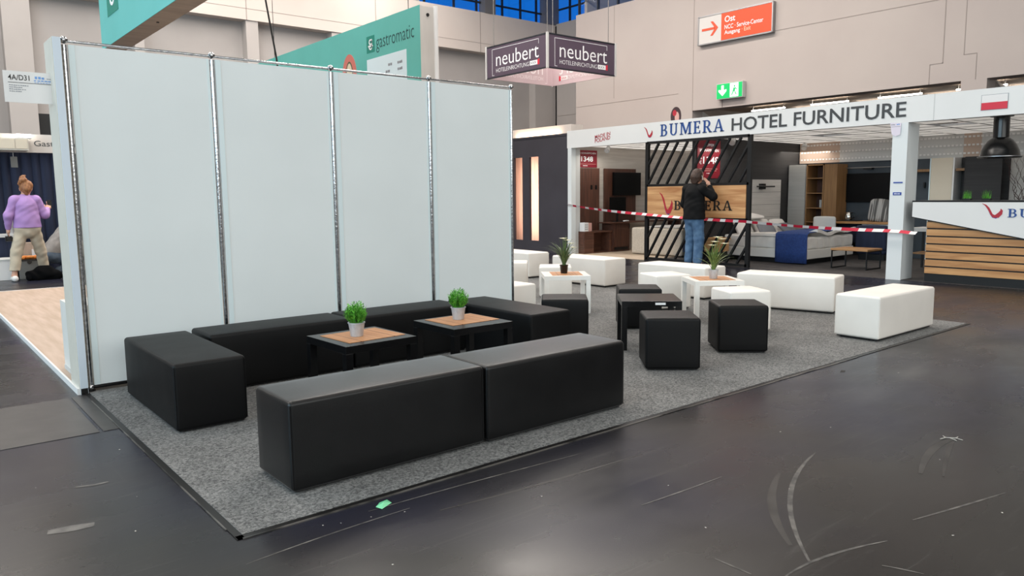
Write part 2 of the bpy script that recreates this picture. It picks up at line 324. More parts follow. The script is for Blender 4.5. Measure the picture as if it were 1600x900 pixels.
def glyph(c):
    s = .075
    if c == 'B': return .62, [R4(.10, 0, .24, 1), R4(.02, 0, .14, s), R4(.02, 1-s, .14, 1), R4(.2, 1-.08, .34, 1), R4(.2, .47, .36, .55), R4(.2, 0, .36, .08)]+arc(.33, .735, .22, .265, -90, 90, .13, th2=.08)+arc(.33, .275, .27, .275, -90, 90, .14, th2=.08)
    if c == 'U': return .72, [R4(.10, .3, .24, 1), R4(.02, 1-s, .32, 1), R4(.52, .3, .62, 1), R4(.44, 1-s, .70, 1)]+arc(.36, .32, .26, .32, 180, 360, .12, th2=.09)
    if c == 'M': return .92, [R4(.10, 0, .19, 1), R4(.02, 0, .27, s), R4(.02, 1-s, .16, 1), R4(.72, 0, .86, 1), R4(.64, 0, .94, s), R4(.82, 1-s, .94, 1), [(.12, 1), (.28, 1), (.53, .18), (.44, .02)], [(.70, 1), (.80, 1), (.50, .02), (.44, .10)]]
    if c == 'E': return .58, [R4(.10, 0, .24, 1), R4(.02, 0, .14, s), R4(.02, 1-s, .14, 1), R4(.2, .92, .52, 1), R4(.45, .76, .53, 1), R4(.2, .46, .44, .54), R4(.38, .38, .45, .62), R4(.2, 0, .54, .08), R4(.47, 0, .55, .24)]
    if c == 'R': return .68, [R4(.10, 0, .24, 1), R4(.02, 0, .33, s), R4(.02, 1-s, .14, 1), R4(.2, .92, .35, 1), R4(.2, .43, .36, .51), [(.30, .46), (.44, .46), (.68, 0), (.52, 0)], R4(.50, 0, .72, s)]+arc(.34, .715, .25, .285, -90, 90, .14, th2=.08)
    if c == 'A': return .76, [[(.34, 1), (.45, 1), (.72, 0), (.56, 0)], [(.32, .93), (.40, 1), (.17, 0), (.08, 0)], R4(.18, .29, .56, .37), R4(0, 0, .26, s), R4(.50, 0, .78, s)]
def serif(word, w_, h_, P, m, parent, name='lettering', t=.006):
    x = 0; polys = []
    for c in word:
        a, q = glyph(c); polys += [[(x+u, v) for u, v in p] for p in q]; x += a+.12
    x -= .12; mb = MB()
    for p in polys: mb.poly([(u*w_/x, v*h_) for u, v in p], P, 0, t)
    return mb.build(name, m, parent)
def swoosh(w_, h_, P, parent, t=.004):
    def strip(pts, ws, tt):
        mb = MB(); n = len(pts)
        L = []; Rr = []
        for k in range(n):
            a = pts[max(k-1, 0)]; b = pts[min(k+1, n-1)]; dx, dy = b[0]-a[0], b[1]-a[1]; l = math.hypot(dx, dy); nx, ny = -dy/l, dx/l
            L.append(((pts[k][0]+nx*ws[k])*w_, (pts[k][1]+ny*ws[k])*h_)); Rr.append(((pts[k][0]-nx*ws[k])*w_, (pts[k][1]-ny*ws[k])*h_))
        for k in range(n-1): mb.poly([L[k], L[k+1], Rr[k+1], Rr[k]], P, 0, tt)
        return mb
    a = [(0, 1), (.18, .88), (.32, .68), (.42, .45), (.5, .25), (.62, .12), (.78, .14), (.92, .32), (.98, .52), (.94, .64)]
    strip(a, [.008, .04, .06, .055, .06, .10, .13, .11, .06, .01], t).build('logo_swoosh', 'ink_red', parent)
    b = [(.20, .80), (.34, .55), (.44, .28), (.56, .06), (.72, .0), (.88, .10)]
    strip(b, [.006, .02, .025, .03, .03, .006], t*.6).build('logo_swoosh', 'ink_label_blue', parent)
def rbox(lx, ly, lz, r, crown=.0, seg=4, div=6):
    """closed box with rounded edges and slightly bulging faces, base at z=0"""
    h = (lx/2, ly/2, lz/2)
    def ticks(a): return [-a+r*(1-math.cos(math.pi/2*i/seg)) if False else -a+r*i/seg for i in range(seg)]+list(np.linspace(-a+r, a-r, div+1))+[a-r+r*(i+1)/seg for i in range(seg)]
    T = [ticks(a) for a in h]; idx = {}; V = []; F = []
    def vid(p):
        k = tuple(round(c, 6) for c in p)
        if k not in idx:
            q = [max(-h[i]+r, min(h[i]-r, p[i])) for i in range(3)]; d = [p[i]-q[i] for i in range(3)]; l = math.sqrt(sum(c*c for c in d)) or 1
            out = [q[i]+r*d[i]/l for i in range(3)]
            if crown:
                nrm = [d[i]/l for i in range(3)]
                for i in range(3):
                    a, b = [j for j in range(3) if j != i]
                    wgt = (1-min(1, abs(p[a]/h[a]))**2)*(1-min(1, abs(p[b]/h[b]))**2); cr = crown if i == 2 and nrm[2] > 0 else crown*.35
                    out[i] += nrm[i]*cr*wgt
            idx[k] = len(V); V.append((out[0], out[1], max(0.0, out[2]+h[2])))
        return idx[k]
    for ax in range(3):
        a, b = [j for j in range(3) if j != ax]
        for sgn in (-1, 1):
            for i in range(len(T[a])-1):
                for j in range(len(T[b])-1):
                    qd = []
                    for (ii, jj) in ((i, j), (i+1, j), (i+1, j+1), (i, j+1)):
                        p = [0, 0, 0]; p[ax] = sgn*h[ax]; p[a] = T[a][ii]; p[b] = T[b][jj]; qd.append(vid(p))
                    F.append(tuple(qd))
    mb = MB(); mb.add(V, F); return mb
# ---- implicit bodies for figures, cushions and soft things
def surface(prims, res=.008, k=.03, fold=None, clip=None):
    lo = np.min([np.minimum(np.array(p[1])-p[3], np.array(p[2])-p[4]) for p in prims], 0)-.03; hi = np.max([np.maximum(np.array(p[1])+p[3], np.array(p[2])+p[4]) for p in prims], 0)+.03
    n = np.ceil((hi-lo)/res).astype(int)+1
    g = np.stack(np.meshgrid(*[lo[i]+res*np.arange(n[i]) for i in range(3)], indexing='ij'), -1).astype(np.float32)
    Fv = None
    for p in prims:
        a, b, ra, rb = np.array(p[1], np.float32), np.array(p[2], np.float32), p[3], p[4]; sc = np.array(p[5] if len(p) > 5 else (1, 1, 1), np.float32)
        kk = p[6] if len(p) > 6 else k
        d = b-a; L2 = float((d*d).sum())+1e-9; t = np.clip(((g-a)@d)/L2, 0, 1); q = (g-a-t[..., None]*d)/sc
        dd = np.sqrt((q*q).sum(-1))-(ra+(rb-ra)*t); dd = dd*float(sc.min())
        if Fv is None: Fv = dd
        else:
            h = np.clip(.5+.5*(Fv-dd)/kk, 0, 1); Fv = Fv*(1-h)+dd*h-kk*h*(1-h)
    if fold: Fv = Fv+fold(g)
    if clip is not None: Fv = np.maximum(Fv, np.maximum(g[..., 2]-clip[1], clip[0]-g[..., 2]))
    S = Fv < 0; c = [slice(0, -1), slice(1, None)]
    cnt = np.zeros(np.array(S.shape)-1, int)
    for a in (0, 1):
        for b in (0, 1):
            for d_ in (0, 1): cnt += S[c[a], c[b], c[d_]]
    act = (cnt > 0) & (cnt < 8); ids = -np.ones(act.shape, int); I = np.argwhere(act); ids[act] = np.arange(len(I))
    acc = np.zeros((len(I), 3)); num = np.zeros(len(I))
    off = [(a, b, d_) for a in (0, 1) for b in (0, 1) for d_ in (0, 1)]
    for o1 in off:
        for ax in range(3):
            if o1[ax] == 0:
                o2 = list(o1); o2[ax] = 1
                f1 = Fv[tuple((I+o1).T)]; f2 = Fv[tuple((I+o2).T)]; mk = (f1 < 0) != (f2 < 0); t = np.where(mk, f1/(f1-f2+1e-12), 0)
                pnt = I+np.array(o1)+t[:, None]*(np.array(o2)-np.array(o1)); acc[mk] += pnt[mk]; num[mk] += 1
    V = lo+res*acc/num[:, None]; Q = []
    for ax in range(3):
        sl1 = [slice(None)]*3; sl2 = [slice(None)]*3; sl1[ax] = slice(0, -1); sl2[ax] = slice(1, None)
        ch = S[tuple(sl1)] != S[tuple(sl2)]; E = np.argwhere(ch); a, b = [j for j in range(3) if j != ax]
        ok = (E[:, a] > 0) & (E[:, b] > 0) & (E[:, a] < S.shape[a]-1) & (E[:, b] < S.shape[b]-1); E = E[ok]
        def cell(da, db):
            e = E.copy(); e[:, a] -= da; e[:, b] -= db; return ids[tuple(e.T)]
        q = np.stack([cell(1, 1), cell(0, 1), cell(0, 0), cell(1, 0)], 1)
        flip = S[tuple(E.T)] == (ax != 1); q[~flip] = q[~flip][:, ::-1]; Q.append(q)
    return V, np.concatenate(Q)
def soft(name, m, parent, prims, res=.008, k=.03, fold=None, loc=None, rz=0, clip=None):
    V, Q = surface(prims, res, k, fold, clip); me = bpy.data.meshes.new(name); me.from_pydata(V.tolist(), [], Q.tolist()); me.update()
    bm = bmesh.new(); bm.from_mesh(me); bmesh.ops.recalc_face_normals(bm, faces=bm.faces); bm.to_mesh(me); bm.free()
    me.materials.append(MATS[m]); me.polygons.foreach_set('use_smooth', [True]*len(me.polygons))
    return link(name, me, parent, loc, rz)
def C(a, b, ra, rb=None, sc=(1, 1, 1), k=None):
    t = ('c', a, b, ra, ra if rb is None else rb, sc)
    return t+(k,) if k else t
# ================================================================== THE SETTING
struct(box('floor', 'hall_floor', None, -14, -16, -.3, 36, 23, 0), 'scuffed dark hall floor')
fl = bpy.data.objects['floor']
struct(box('ceiling', 'hall_ceiling', None, -14, -16, 12.4, 26, 23, 12.7))
struct(box('wall_west', 'hall_grey', None, -14.2, -16, 0, -14, 23, 12.4)); struct(box('wall_south', 'hall_grey', None, -14, -16.2, 0, 26, -16, 12.4))
# glazing of the hall front (lit daylight side)
# back wall: recessed grey field, upper band, piers
wb = struct(box('wall_back', 'hall_grey', None, -14, 22.5, 0, 26, 22.8, 9.55))
box('upper_band', 'hall_band', wb, -14, 22.0, 7.8, 25, 22.5, 9.55)
for x in np.arange(-11.6, 25, 5.33):
    box('band_seam', 'hall_seam', wb, x-.015, 21.992, 7.8, x+.015, 22.0, 9.55)
box('band_seam', 'hall_seam', wb, -14, 21.992, 8.19, 25, 22.0, 8.205)
for a, b in ((-1.6, -.6), (2.2, 2.95), (9.7, 10.15), (5.9, 6.2), (13.1, 13.5), (23.7, 25.0)):
    box('pier', 'hall_pier', wb, a, 22.05, 0, b, 22.5, 7.8)
box('vent_panel', 'black_metal', wb, 2.96, 22.35, 3.4, 3.6, 22.5, 4.1)
# right wall with its openings to the next hall
wr = struct(box('wall_right', 'hall_white', None, 22, -16, 4.36, 22.6, 17.5, 8.8))
box('lower_pier', 'hall_white', wr, 22, 11.45, 0, 22.6, 17.5, 4.36); box('lower_pier', 'hall_white', wr, 22, 1.82, 0, 22.6, 2.46, 4.36); box('lower_pier', 'hall_white', wr, 22, -16, 0, 22.6, -8, 4.36)
sm = lambda y0, z0, y1, z1: box('panel_seam', 'hall_seam', wr, 21.99, y0, z0, 22.0, y1, z1)
sm(-8, 6.63, 8.3, 6.65); sm(15.32, 5.2, 15.335, 8.8); sm(12.1, 5.03, 17.5, 5.045); sm(11.44, 4.36, 11.455, 8.8); sm(2.95, 4.9, 2.97, 8.8); sm(2.95, 4.9, 3.3, 4.915); sm(3.29, 4.36, 3.305, 4.9); sm(2.42, 5.05, 2.435, 8.8); sm(2.1, 5.05, 2.43, 5.065); sm(2.1, 4.36, 2.115, 5.05)
struct(box('wall_corner', 'hall_pier', None, 25, 17.5, 0, 25.4, 22.5, 9.6))
box('panel_seam', 'hall_seam', bpy.data.objects['wall_corner'], 24.985, 17.5, 5.2, 25, 22, 5.215); box('dark_seam', 'black_metal', bpy.data.objects['wall_corner'], 24.97, 21.93, 0, 25.0, 22.0, 9.5)
struct(box('wall_link', 'hall_white', None, 22.6, 17.3, 0, 25.4, 17.5, 8.8))
# next hall: low soffit with strip lights
nh = struct(box('ceiling_next', 'under_hall', None, 22.6, -9, 4.9, 36, 14, 5.2)); struct(box('wall_next', 'hall_band', None, 35.8, -9, 0, 36, 14, 4.9))
struct(box('wall_next_north', 'hall_band', None, 22.6, 13.8, 0, 36, 14, 4.9)); struct(box('wall_next_south', 'hall_band', None, 22.6, -9.2, 0, 36, -9, 4.9))
n_ = 0
for x in (25.2, 27.0, 28.8, 30.6):
    for y in np.arange(-2.4, 13, 2.6):
        n_ += 1; yy = y+(.9 if int(x*5) % 2 else 0)
        t = thing('ceiling_light', 'thin white strip light under the brown soffit beyond the big wall', 'lamp', (x, yy, 4.9), group='strip lights of the next hall')
        MB().box(-.012, -.70, -.16, .012, -.68, 0).build('hanger', 'sign_white', t); MB().box(-.012, .68, -.16, .012, .70, 0).build('hanger', 'sign_white', t); MB().box(-.03, -.75, -.20, .03, .75, -.15).build('tube', 'lamp_white', t)
for (x, y, lb_) in ((24.0, 12.62, 'white peaked canopy top at the left end of the wall opening'), (24.0, 2.38, 'white peaked canopy top at the far right wall opening')):
    t = thing('peaked_canopy', lb_, 'canopy', (x, y, 0)); MB().add([(-.42, -.42, 4.22), (.42, -.42, 4.22), (.42, .42, 4.22), (-.42, .42, 4.22), (0, 0, 4.64)], [(0, 1, 4), (1, 2, 4), (2, 3, 4), (3, 0, 4), (3, 2, 1, 0)]).build('roof', 'print_white', t); MB().cyl((0, 0, 0), (0, 0, 4.25), .04, n=8).build('pole', 'grey_white', t)
# clerestory windows with blue dusk behind
def window(name, P, u0, u1, v0, v1, us, vs_, thick):
    w0 = struct(thing(name, 'high clerestory window with blue evening sky', 'window')); del w0['category']
    e = sorted([u0, u1]+list(us)); g = sorted([v0, v1]+list(vs_))
    for u in e: MB().poly([(u-.035, v0), (u+.035, v0), (u+.035, v1), (u-.035, v1)], P, -.05, .05).build('mullion', 'mullion', w0)
    for v in g: MB().poly([(u0, v-.035), (u1, v-.035), (u1, v+.035), (u0, v+.035)], P, -.045, .045).build('transom', 'mullion', w0)
    for u, th in thick: MB().poly([(u-th, v0), (u+th, v0), (u+th, v1), (u-th, v1)], P, -.1, .35).build('window_post', 'steel_grey', w0)
    for i in range(len(e)-1):
        for j in range(len(g)-1): MB().poly([(e[i], g[j]), (e[i+1], g[j]), (e[i+1], g[j+1]), (e[i], g[j+1])], P, -.006, .006).build('pane', 'window_glass', w0)
    return w0
window('window_1', PY(22.3, 0, 0), -14, 25.2, 9.55, 12.4, [17.6, 19.15, 20.4, 21.9, 23.0, 24.0], [10.05, 11.1], [(20.94, .30), (24.75, .42)])
struct(box('wall_back_top', 'hall_grey', None, -14, 22.35, 9.55, 17.4, 22.6, 12.4))
window('window_2', PX(22.3, 17.6, 0), 0, 4.5, 8.8, 12.4, [1.1, 2.2, 3.3], [9.5, 10.6], [])
window('window_3', PX(25.2, 22.4, 0), 0, 4.9, 9.6, 12.4, [1.2, 2.4, 3.6], [10.3, 11.2], [])
struct(box('wall_right_top', 'hall_white', None, 22.05, -16, 8.8, 22.5, 13.0, 12.4))
struct(box('wall_link_top', 'hall_white', None, 22.5, 17.35, 8.8, 25.4, 17.5, 12.4))

# floor trench covers and seams at the left
for (x0, y0, x1, y1) in ((-.83, -1.12, -.16, -.10), (-.15, -1.12, -.035, -.10), (-1.9, -1.12, -.84, -.10)):
    MB().box(x0+.006, y0, 0, x1-.006, y1, .003).build('trench_cover', 'floor_plate', fl)
SZ = [.0006]
def scuff(pts, w_, m='scuff'):
    SZ[0] += .00003
    mb = MB(); n = len(pts); v = []
    for k in range(n):
        a = Vector(pts[max(k-1, 0)]); b = Vector(pts[min(k+1, n-1)]); d = (b-a).normalized(); nn = Vector((-d.y, d.x)); ww = w_*(.35+.65*math.sin(math.pi*(k+.5)/n))
        p = Vector(pts[k]); v += [(*(p+nn*ww), SZ[0]), (*(p-nn*ww), SZ[0])]
    mb.add(v, [(2*k, 2*k+1, 2*k+3, 2*k+2) for k in range(n-1)]); return mb.build('scuff_mark', m, fl)
def bez(a, b, c, n=14): return [tuple((1-t)**2*np.array(a)+2*t*(1-t)*np.array(b)+t*t*np.array(c)) for t in np.linspace(0, 1, n)]
scuff(bez((2.72, -4.12), (2.05, -4.25), (1.55, -4.74)), .012); scuff(bez((2.3, -4.16), (1.9, -4.3), (1.62, -4.62)), .02, 'scuff_soft')
scuff(bez((2.23, -4.83), (2.5, -4.9), (2.86, -4.98)), .006); scuff(bez((1.38, -4.74), (1.62, -4.72), (1.95, -4.85)), .007)
scuff(bez((.75, -3.42), (1.3, -3.5), (2.0, -3.52)), .008, 'scuff_soft'); scuff(bez((3.54, -4.52), (3.30, -4.45), (2.82, -4.62)), .022, 'scuff_soft'); scuff(bez((3.47, -4.53), (3.32, -4.55), (2.86, -4.71)), .012, 'scuff_soft')

for a_, b_, c_ in (((-0.10, -3.35), (0.22, -3.31), (0.66, -3.31)), ((0.50, -3.22), (1.00, -3.23), (1.76, -3.30)), ((1.30, -4.49), (1.30, -4.57), (1.30, -4.65)), ((1.73, -4.93), (1.76, -4.99), (1.78, -5.06)), ((1.47, -3.97), (1.71, -3.99), (2.04, -4.00)), ((7.80, -2.73), (8.84, -2.80), (9.99, -2.92)), ((8.34, -2.53), (8.37, -2.59), (8.40, -2.66))):
    scuff(bez(a_, b_, c_), .005)
scuff([(-.64, -2.52), (-.56, -2.54), (-.47, -2.56)], .035, 'scuff'); scuff([(-.45, -2.02), (-.38, -2.05), (-.31, -2.05)], .012, 'scuff')
# carpet of the lounge
cp = thing('carpet', 'grey felt carpet square under the lounge benches', 'carpet')
MB().poly([(-.02, -3.09), (7.66, -3.09), (7.66, 6.2), (2.7, 6.2), (2.7, -.01), (-.02, -.01)], lambda u, v, d=0: (u, v, d), 0, .006).build('felt', 'carpet_felt', cp)
MB().box(-.05, -3.125, 0, 7.66, -3.09, .004).build('edge_tape', 'tape_black', cp); MB().box(-.052, -3.125, 0, -.02, -.02, .004).build('edge_tape', 'tape_black', cp)
MB().box(-.03, -3.132, 0, 5.2, -3.122, .005).build('tape_seam', 'tape_clear', cp); MB().box(-.058, -3.0, 0, -.051, -.3, .005).build('tape_seam', 'tape_clear', cp)
CZ = .006

# ================================================================== PARTITION WALL
pw = thing('partition_wall', 'tall white exhibition partition of four panels on chrome tubes', 'partition')
for i in range(4):
    pn = box('panel', 'panel_white', pw, i+.022, -.012, .05, i+.978, .012, 2.462)
    box('edge_profile', 'panel_edge', pn, i+.024, -.016, .05, i+.062, -.012, 2.462)
    box('edge_profile', 'panel_edge', pn, i+.958, -.014, .05, i+.976, -.012, 2.462)
    MB().cyl((i, 0, 2.485), (i+1, 0, 2.485), .010, n=10).build('top_rail', 'chrome', pw, True); MB().cyl((i, 0, .035), (i+1, 0, .035), .013, n=10).build('bottom_rail', 'black_gloss', pw, True)
for i in range(5):
    MB().cyl((i, 0, .05), (i, 0, 2.46), .0165, n=14).build('post', 'chrome', pw, True)
    for z in (.034, 2.492):
        nb = MB().ball((i, 0, z), .026, 7).build('node_ball', 'chrome', pw, True)
        for k in range(4):
            a = math.pi/4+k*math.pi/2; MB().cyl((i+.021*math.cos(a), .021*math.sin(a), z), (i+.028*math.cos(a), .028*math.sin(a), z), .007, n=8).build('bore', 'black_gloss', nb)
    MB().cyl((i, 0, .0), (i, 0, .02), .03, n=12).build('foot_plate', 'black_gloss', pw)
# neighbour stand behind the partition
ep = thing('stand_wall_end', 'pale end post of the neighbouring stand at the left of the partition', 'post')
box('front_face', 'cool_board', ep, -.075, -.055, 0, -.026, -.045, 2.5); box('side_board', 'cream_board', ep, -.080, -.045, 0, -.026, .26, 2.5); box('shoe', 'black_gloss', ep, -.074, -.062, 0, -.03, -.055, .045)
sg = thing('stand_number_sign', 'white paper sign reading 4A/D31 on the end post', 'sign', (-.36, .10, 2.06))
box('sheet', 'sign_white', sg, 0, -.002, 0, .30, .002, .21)
Pq = PY(-.002, 0, 0)
put_text('4A/D31', .125, .036, PY(-.002, .028, .150), 'ink_black', sg, t=.001, offset=.012); box('rule', 'ink_black', sg, .026, -.0035, .132, .285, -.002, .135)
microtext(sg, PY(-.002, .185, .165), .060, .020, 'ink_logo_blue', 3); microtext(sg, PY(-.002, .178, .150), .105, .009, 'ink_logo_blue', 5); microtext(sg, PY(-.002, .180, .139), .10, .005, 'ink_logo_blue', 6); microtext(sg, PY(-.002, .255, .168), .03, .006, 'ink_mid', 2)
for k in range(4): microtext(sg, PY(-.002, .03, .112-.0135*k), (.118, .08, .10, .075)[k], .0065, 'ink_mid', (9, 6, 8, 6)[k])
pf = thing('stand_platform', 'pale wood laminate platform with white edge behind the partition', 'platform')
box('deck', 'laminate_l', pf, -.08, .27, 0, 2.6, 7.35, .04); box('edge_trim', 'sign_white', pf, -.095, -.045, 0, -.08, 7.35, .045); box('edge_trim', 'sign_white', pf, -.08, 7.35, 0, 2.6, 7.365, .045)
wbx = thing('low_cabinet', 'low white cabinet on the laminate platform behind the end post', 'cabinet'); box('body', 'white_lacquer', wbx, -.03, .30, .075, .5, .82, .60); box('plinth', 'grey_white', wbx, -.035, .29, .04, .5, .82, .075)

# ================================================================== LOUNGE FURNITURE
def seat(name, label, cat, lx, ly, lz, m, loc, rz, group):
    t = thing(name, label, cat, (loc[0], loc[1], CZ), rz, group)
    gap = .012 if m.startswith('black') else .02
    b = rbox(lx, ly, lz-gap, .022, .008).build('upholstery', m, t, True); b.location.z = gap
    MB().box(-lx/2+.02, -ly/2+.02, gap*.5, lx/2-.02, ly/2-.02, gap+.01).build('base_board', 'black_foot', t)
    for sx in (-1, 1):
        for sy in (-1, 1): MB().cyl((sx*(lx/2-.06), sy*(ly/2-.06), 0), (sx*(lx/2-.06), sy*(ly/2-.06), gap), .022, n=12).build('foot', 'black_foot', t)
    sp = [(-lx/2+.004, -ly/2+.004), (lx/2-.004, -ly/2+.004), (lx/2-.004, ly/2-.004), (-lx/2+.004, ly/2-.004)]
    for px, py in sp: MB().cyl((px*.997, py*.995, gap+.012), (px*.997, py*.995, lz-.02), .0026, n=6).build('corner_seam', m, b, True).location.z = -gap
    return t
BL, BS, CU = 'black_leather', 'black_leather_sheen', 'white_leather'
G1, G2, G3, G4 = 'black bench cushions', 'white bench cushions', 'black cube stools', 'white cube stools'
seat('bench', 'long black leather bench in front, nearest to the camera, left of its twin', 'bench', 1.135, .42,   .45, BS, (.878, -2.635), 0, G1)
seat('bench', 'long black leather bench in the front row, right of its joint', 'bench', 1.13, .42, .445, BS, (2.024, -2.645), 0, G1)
seat('bench', 'black leather bench standing crosswise at the left end of the partition', 'bench', 1.19, .43, .42, BL, (.388, -.905), math.pi/2, G1)
seat('bench', 'black leather bench along the partition behind the left potted grass table', 'bench', 1.125, .43, .42, BL, (1.216, -.455), 0, G1)
seat('bench', 'black leather bench along the partition between the two green potted plants', 'bench', 1.12, .43, .42, BL, (2.355, -.445), 0, G1)
seat('bench', 'black leather bench set crosswise at the right end of the black seating group', 'bench', 1.2, .45, .42, BL, (3.157, -.925), math.pi/2, G1)
seat('cube_stool', 'black leather cube beside the partition end, behind the crosswise bench', 'stool', .44, .42, .42, BL, (3.90, -.90), math.radians(-42), G3)
seat('cube_stool', 'front left black leather cube, nearest to the camera', 'stool', .43, .43, .42, BL, (3.785, -2.255), math.radians(-42), G3)
seat('cube_stool', 'black leather cube in front of the white cube', 'stool', .43, .43, .42, BL, (4.76, -2.24), math.radians(-42), G3)
seat('cube_stool', 'black leather cube half hidden behind the small black table', 'stool', .44, .42, .42, BL, (5.01, -.86), math.radians(-43), G3)
seat('cube_stool', 'white leather cube behind the black cube, right of the white table', 'stool', .44, .44, .42, CU, (5.61, -1.70), math.radians(-29), G4)
seat('cube_stool', 'white leather cube left of the white table with flowering plant', 'stool', .46, .46, .42, CU, (6.24, -.21), math.radians(-22), G4)
seat('cube_stool', 'white leather cube behind the white table with black plant pot', 'stool', .44, .44, .42, CU, (6.0, 1.50), math.radians(-42), G4)
seat('cube_stool', 'white leather cube just peeking out beside the partition edge', 'stool', .44, .44, .42, CU, (6.0, 2.42), math.radians(-42), G4)
seat('bench', 'white leather bench mostly hidden behind the right end of the partition', 'bench', 1.14, .44, .42, CU, (3.85, .32), 0, G2)
seat('bench', 'far white leather bench in front of the dark slotted wall', 'bench', 1.14, .45, .42, CU, (7.40, 3.97), math.radians(88), G2)
seat('bench', 'white leather bench behind the plant in the black pot', 'bench', 1.16, .46, .42, CU, (7.38, 2.24), math.radians(90), G2)
seat('bench', 'white leather bench in front of the standing man in black', 'bench', 1.14, .46, .42, CU, (7.35, .42), math.radians(90), G2)
seat('bench', 'white leather bench at an angle in front of the bed with blue runner', 'bench', 1.14, .44, .42, CU, (7.28, -1.26), math.radians(104), G2)
seat('bench', 'white leather bench at the right carpet edge, nearest of the white ones', 'bench', 1.2, .43, .42, CU, (6.55, -2.74), 0, G2)

def table(label, m, loc, rz, group, s=.54, mat_w=(.46, .38)):
    t = thing('side_table', label, 'table', (loc[0], loc[1], CZ), rz, group); h = .445
    MB().box(-s/2, -s/2, h-.05, s/2, s/2, h).build('table_top', m, t, bevel=.002)
    for sx in (-1, 1):
        for sy in (-1, 1): MB().box(sx*s/2, sy*s/2, 0, sx*(s/2-.05), sy*(s/2-.05), h-.05).build('leg', m, t, bevel=.0015)
    return t
def placemat(label, loc, rz, lx, ly):
    t = thing('placemat', label, 'placemat', (loc[0], loc[1], CZ+.445), rz, 'bamboo placemats')
    n = 16; me = None
    for i in range(n):
        y = -ly/2+ly*(i+.5)/n
        if me is None: o = MB().box(-lx/2, -ly/n*.44, .0005, lx/2, ly/n*.44, .003).build('slat', 'bamboo', t); me = o.data
        else: o = link('slat', me, t)
        o.location.y = y
    for x in (-lx*.3, lx*.3): MB().box(x-.002, -ly/2, 0, x+.002, ly/2, .0034).build('stitching', 'walnut', t)
TG = 'low side tables'
table('black side table holding the left green potted plant', 'black_lacquer', (1.39, -1.535), math.radians(2), TG)
table('black side table holding the right green potted plant', 'black_lacquer', (2.27, -1.50), math.radians(0), TG)
bt = table('empty black side table between the black cubes', 'black_lacquer', (4.30, -1.60), math.radians(-43), TG, s=.53)
MB().box(.03, -.268, .412, .12, -.265, .432).build('paper_label', 'sign_white', bt)
table('white side table with the flowering plant in a silver pot', 'white_lacquer', (6.0, -1.07), math.radians(-36), TG)
table('white side table with the plant in a black pot', 'white_lacquer', (5.19, .45), math.radians(-37), TG)
table('white side table half hidden by the partition edge', 'white_lacquer', (5.30, 1.98), math.radians(-40), TG)
placemat('bamboo placemat under the left green plant', (1.41, -1.52), math.radians(4), .44, .38); placemat('bamboo placemat under the right green plant', (2.30, -1.45), math.radians(1), .44, .37)
placemat('bamboo placemat under the flowering plant', (6.0, -1.07), math.radians(-36), .40, .40); placemat('bamboo placemat under the black plant pot', (5.20, .45), math.radians(-37), .36, .42)

# ---- plants
def pot(t, h, r0, r1, m):
    MB().lathe([(r0, 0), (r0+.001, .004), ((r0+r1)/2, h/2), (r1, h-.008), (r1+.004, h-.006), (r1+.004, h), (r1-.004, h), (r1-.006, h-.012)], n=24).build('pot', m, t, True)
    MB().lathe([(r1-.008, h-.03), (r1-.008, h-.014)], n=16).build('soil', 'soil', t)
def bushy(label, loc, seed):
    t = thing('potted_plant', label, 'plant', (loc[0], loc[1], CZ+.449), 0, 'green plants in zinc pots'); pot(t, .095, .042, .055, 'zinc'); r = random.Random(seed); mb = MB()
    for k in range(130):
        a = r.uniform(0, 6.283); rr = r.uniform(0, 1)**.6; H = r.uniform(.75, 1.0)*(.155-.065*rr*rr); base = Vector((math.cos(a)*.028*rr, math.sin(a)*.028*rr, .08)); tip = Vector((math.cos(a)*(.012+.062*rr), math.sin(a)*(.012+.062*rr), .08+H))
        mid = (base+tip)/2+Vector((math.cos(a)*.016*rr, math.sin(a)*.016*rr, .0)); mb.tube([base, mid, tip], .0011, 3)
        for j in range(8):
            f = .2+.8*j/7; p = base.lerp(mid, f*2) if f < .5 else mid.lerp(tip, f*2-1); b = r.uniform(0, 6.283); d = Vector((math.cos(b), math.sin(b), r.uniform(.3, 1.3))).normalized(); l = r.uniform(.02, .032); sd = d.cross(Vector((0, 0, 1))).normalized()*.0046
            m_ = p+d*l*.5; mb.add([p, m_+sd, p+d*l, m_-sd], [(0, 1, 2, 3)])
    mb.build('foliage', 'leaf', t, kind='stuff')
bushy('bushy green plant in zinc pot on the left black table', (1.36, -1.53), 1); bushy('bushy green plant in zinc pot on the right black table', (2.28, -1.43), 2)
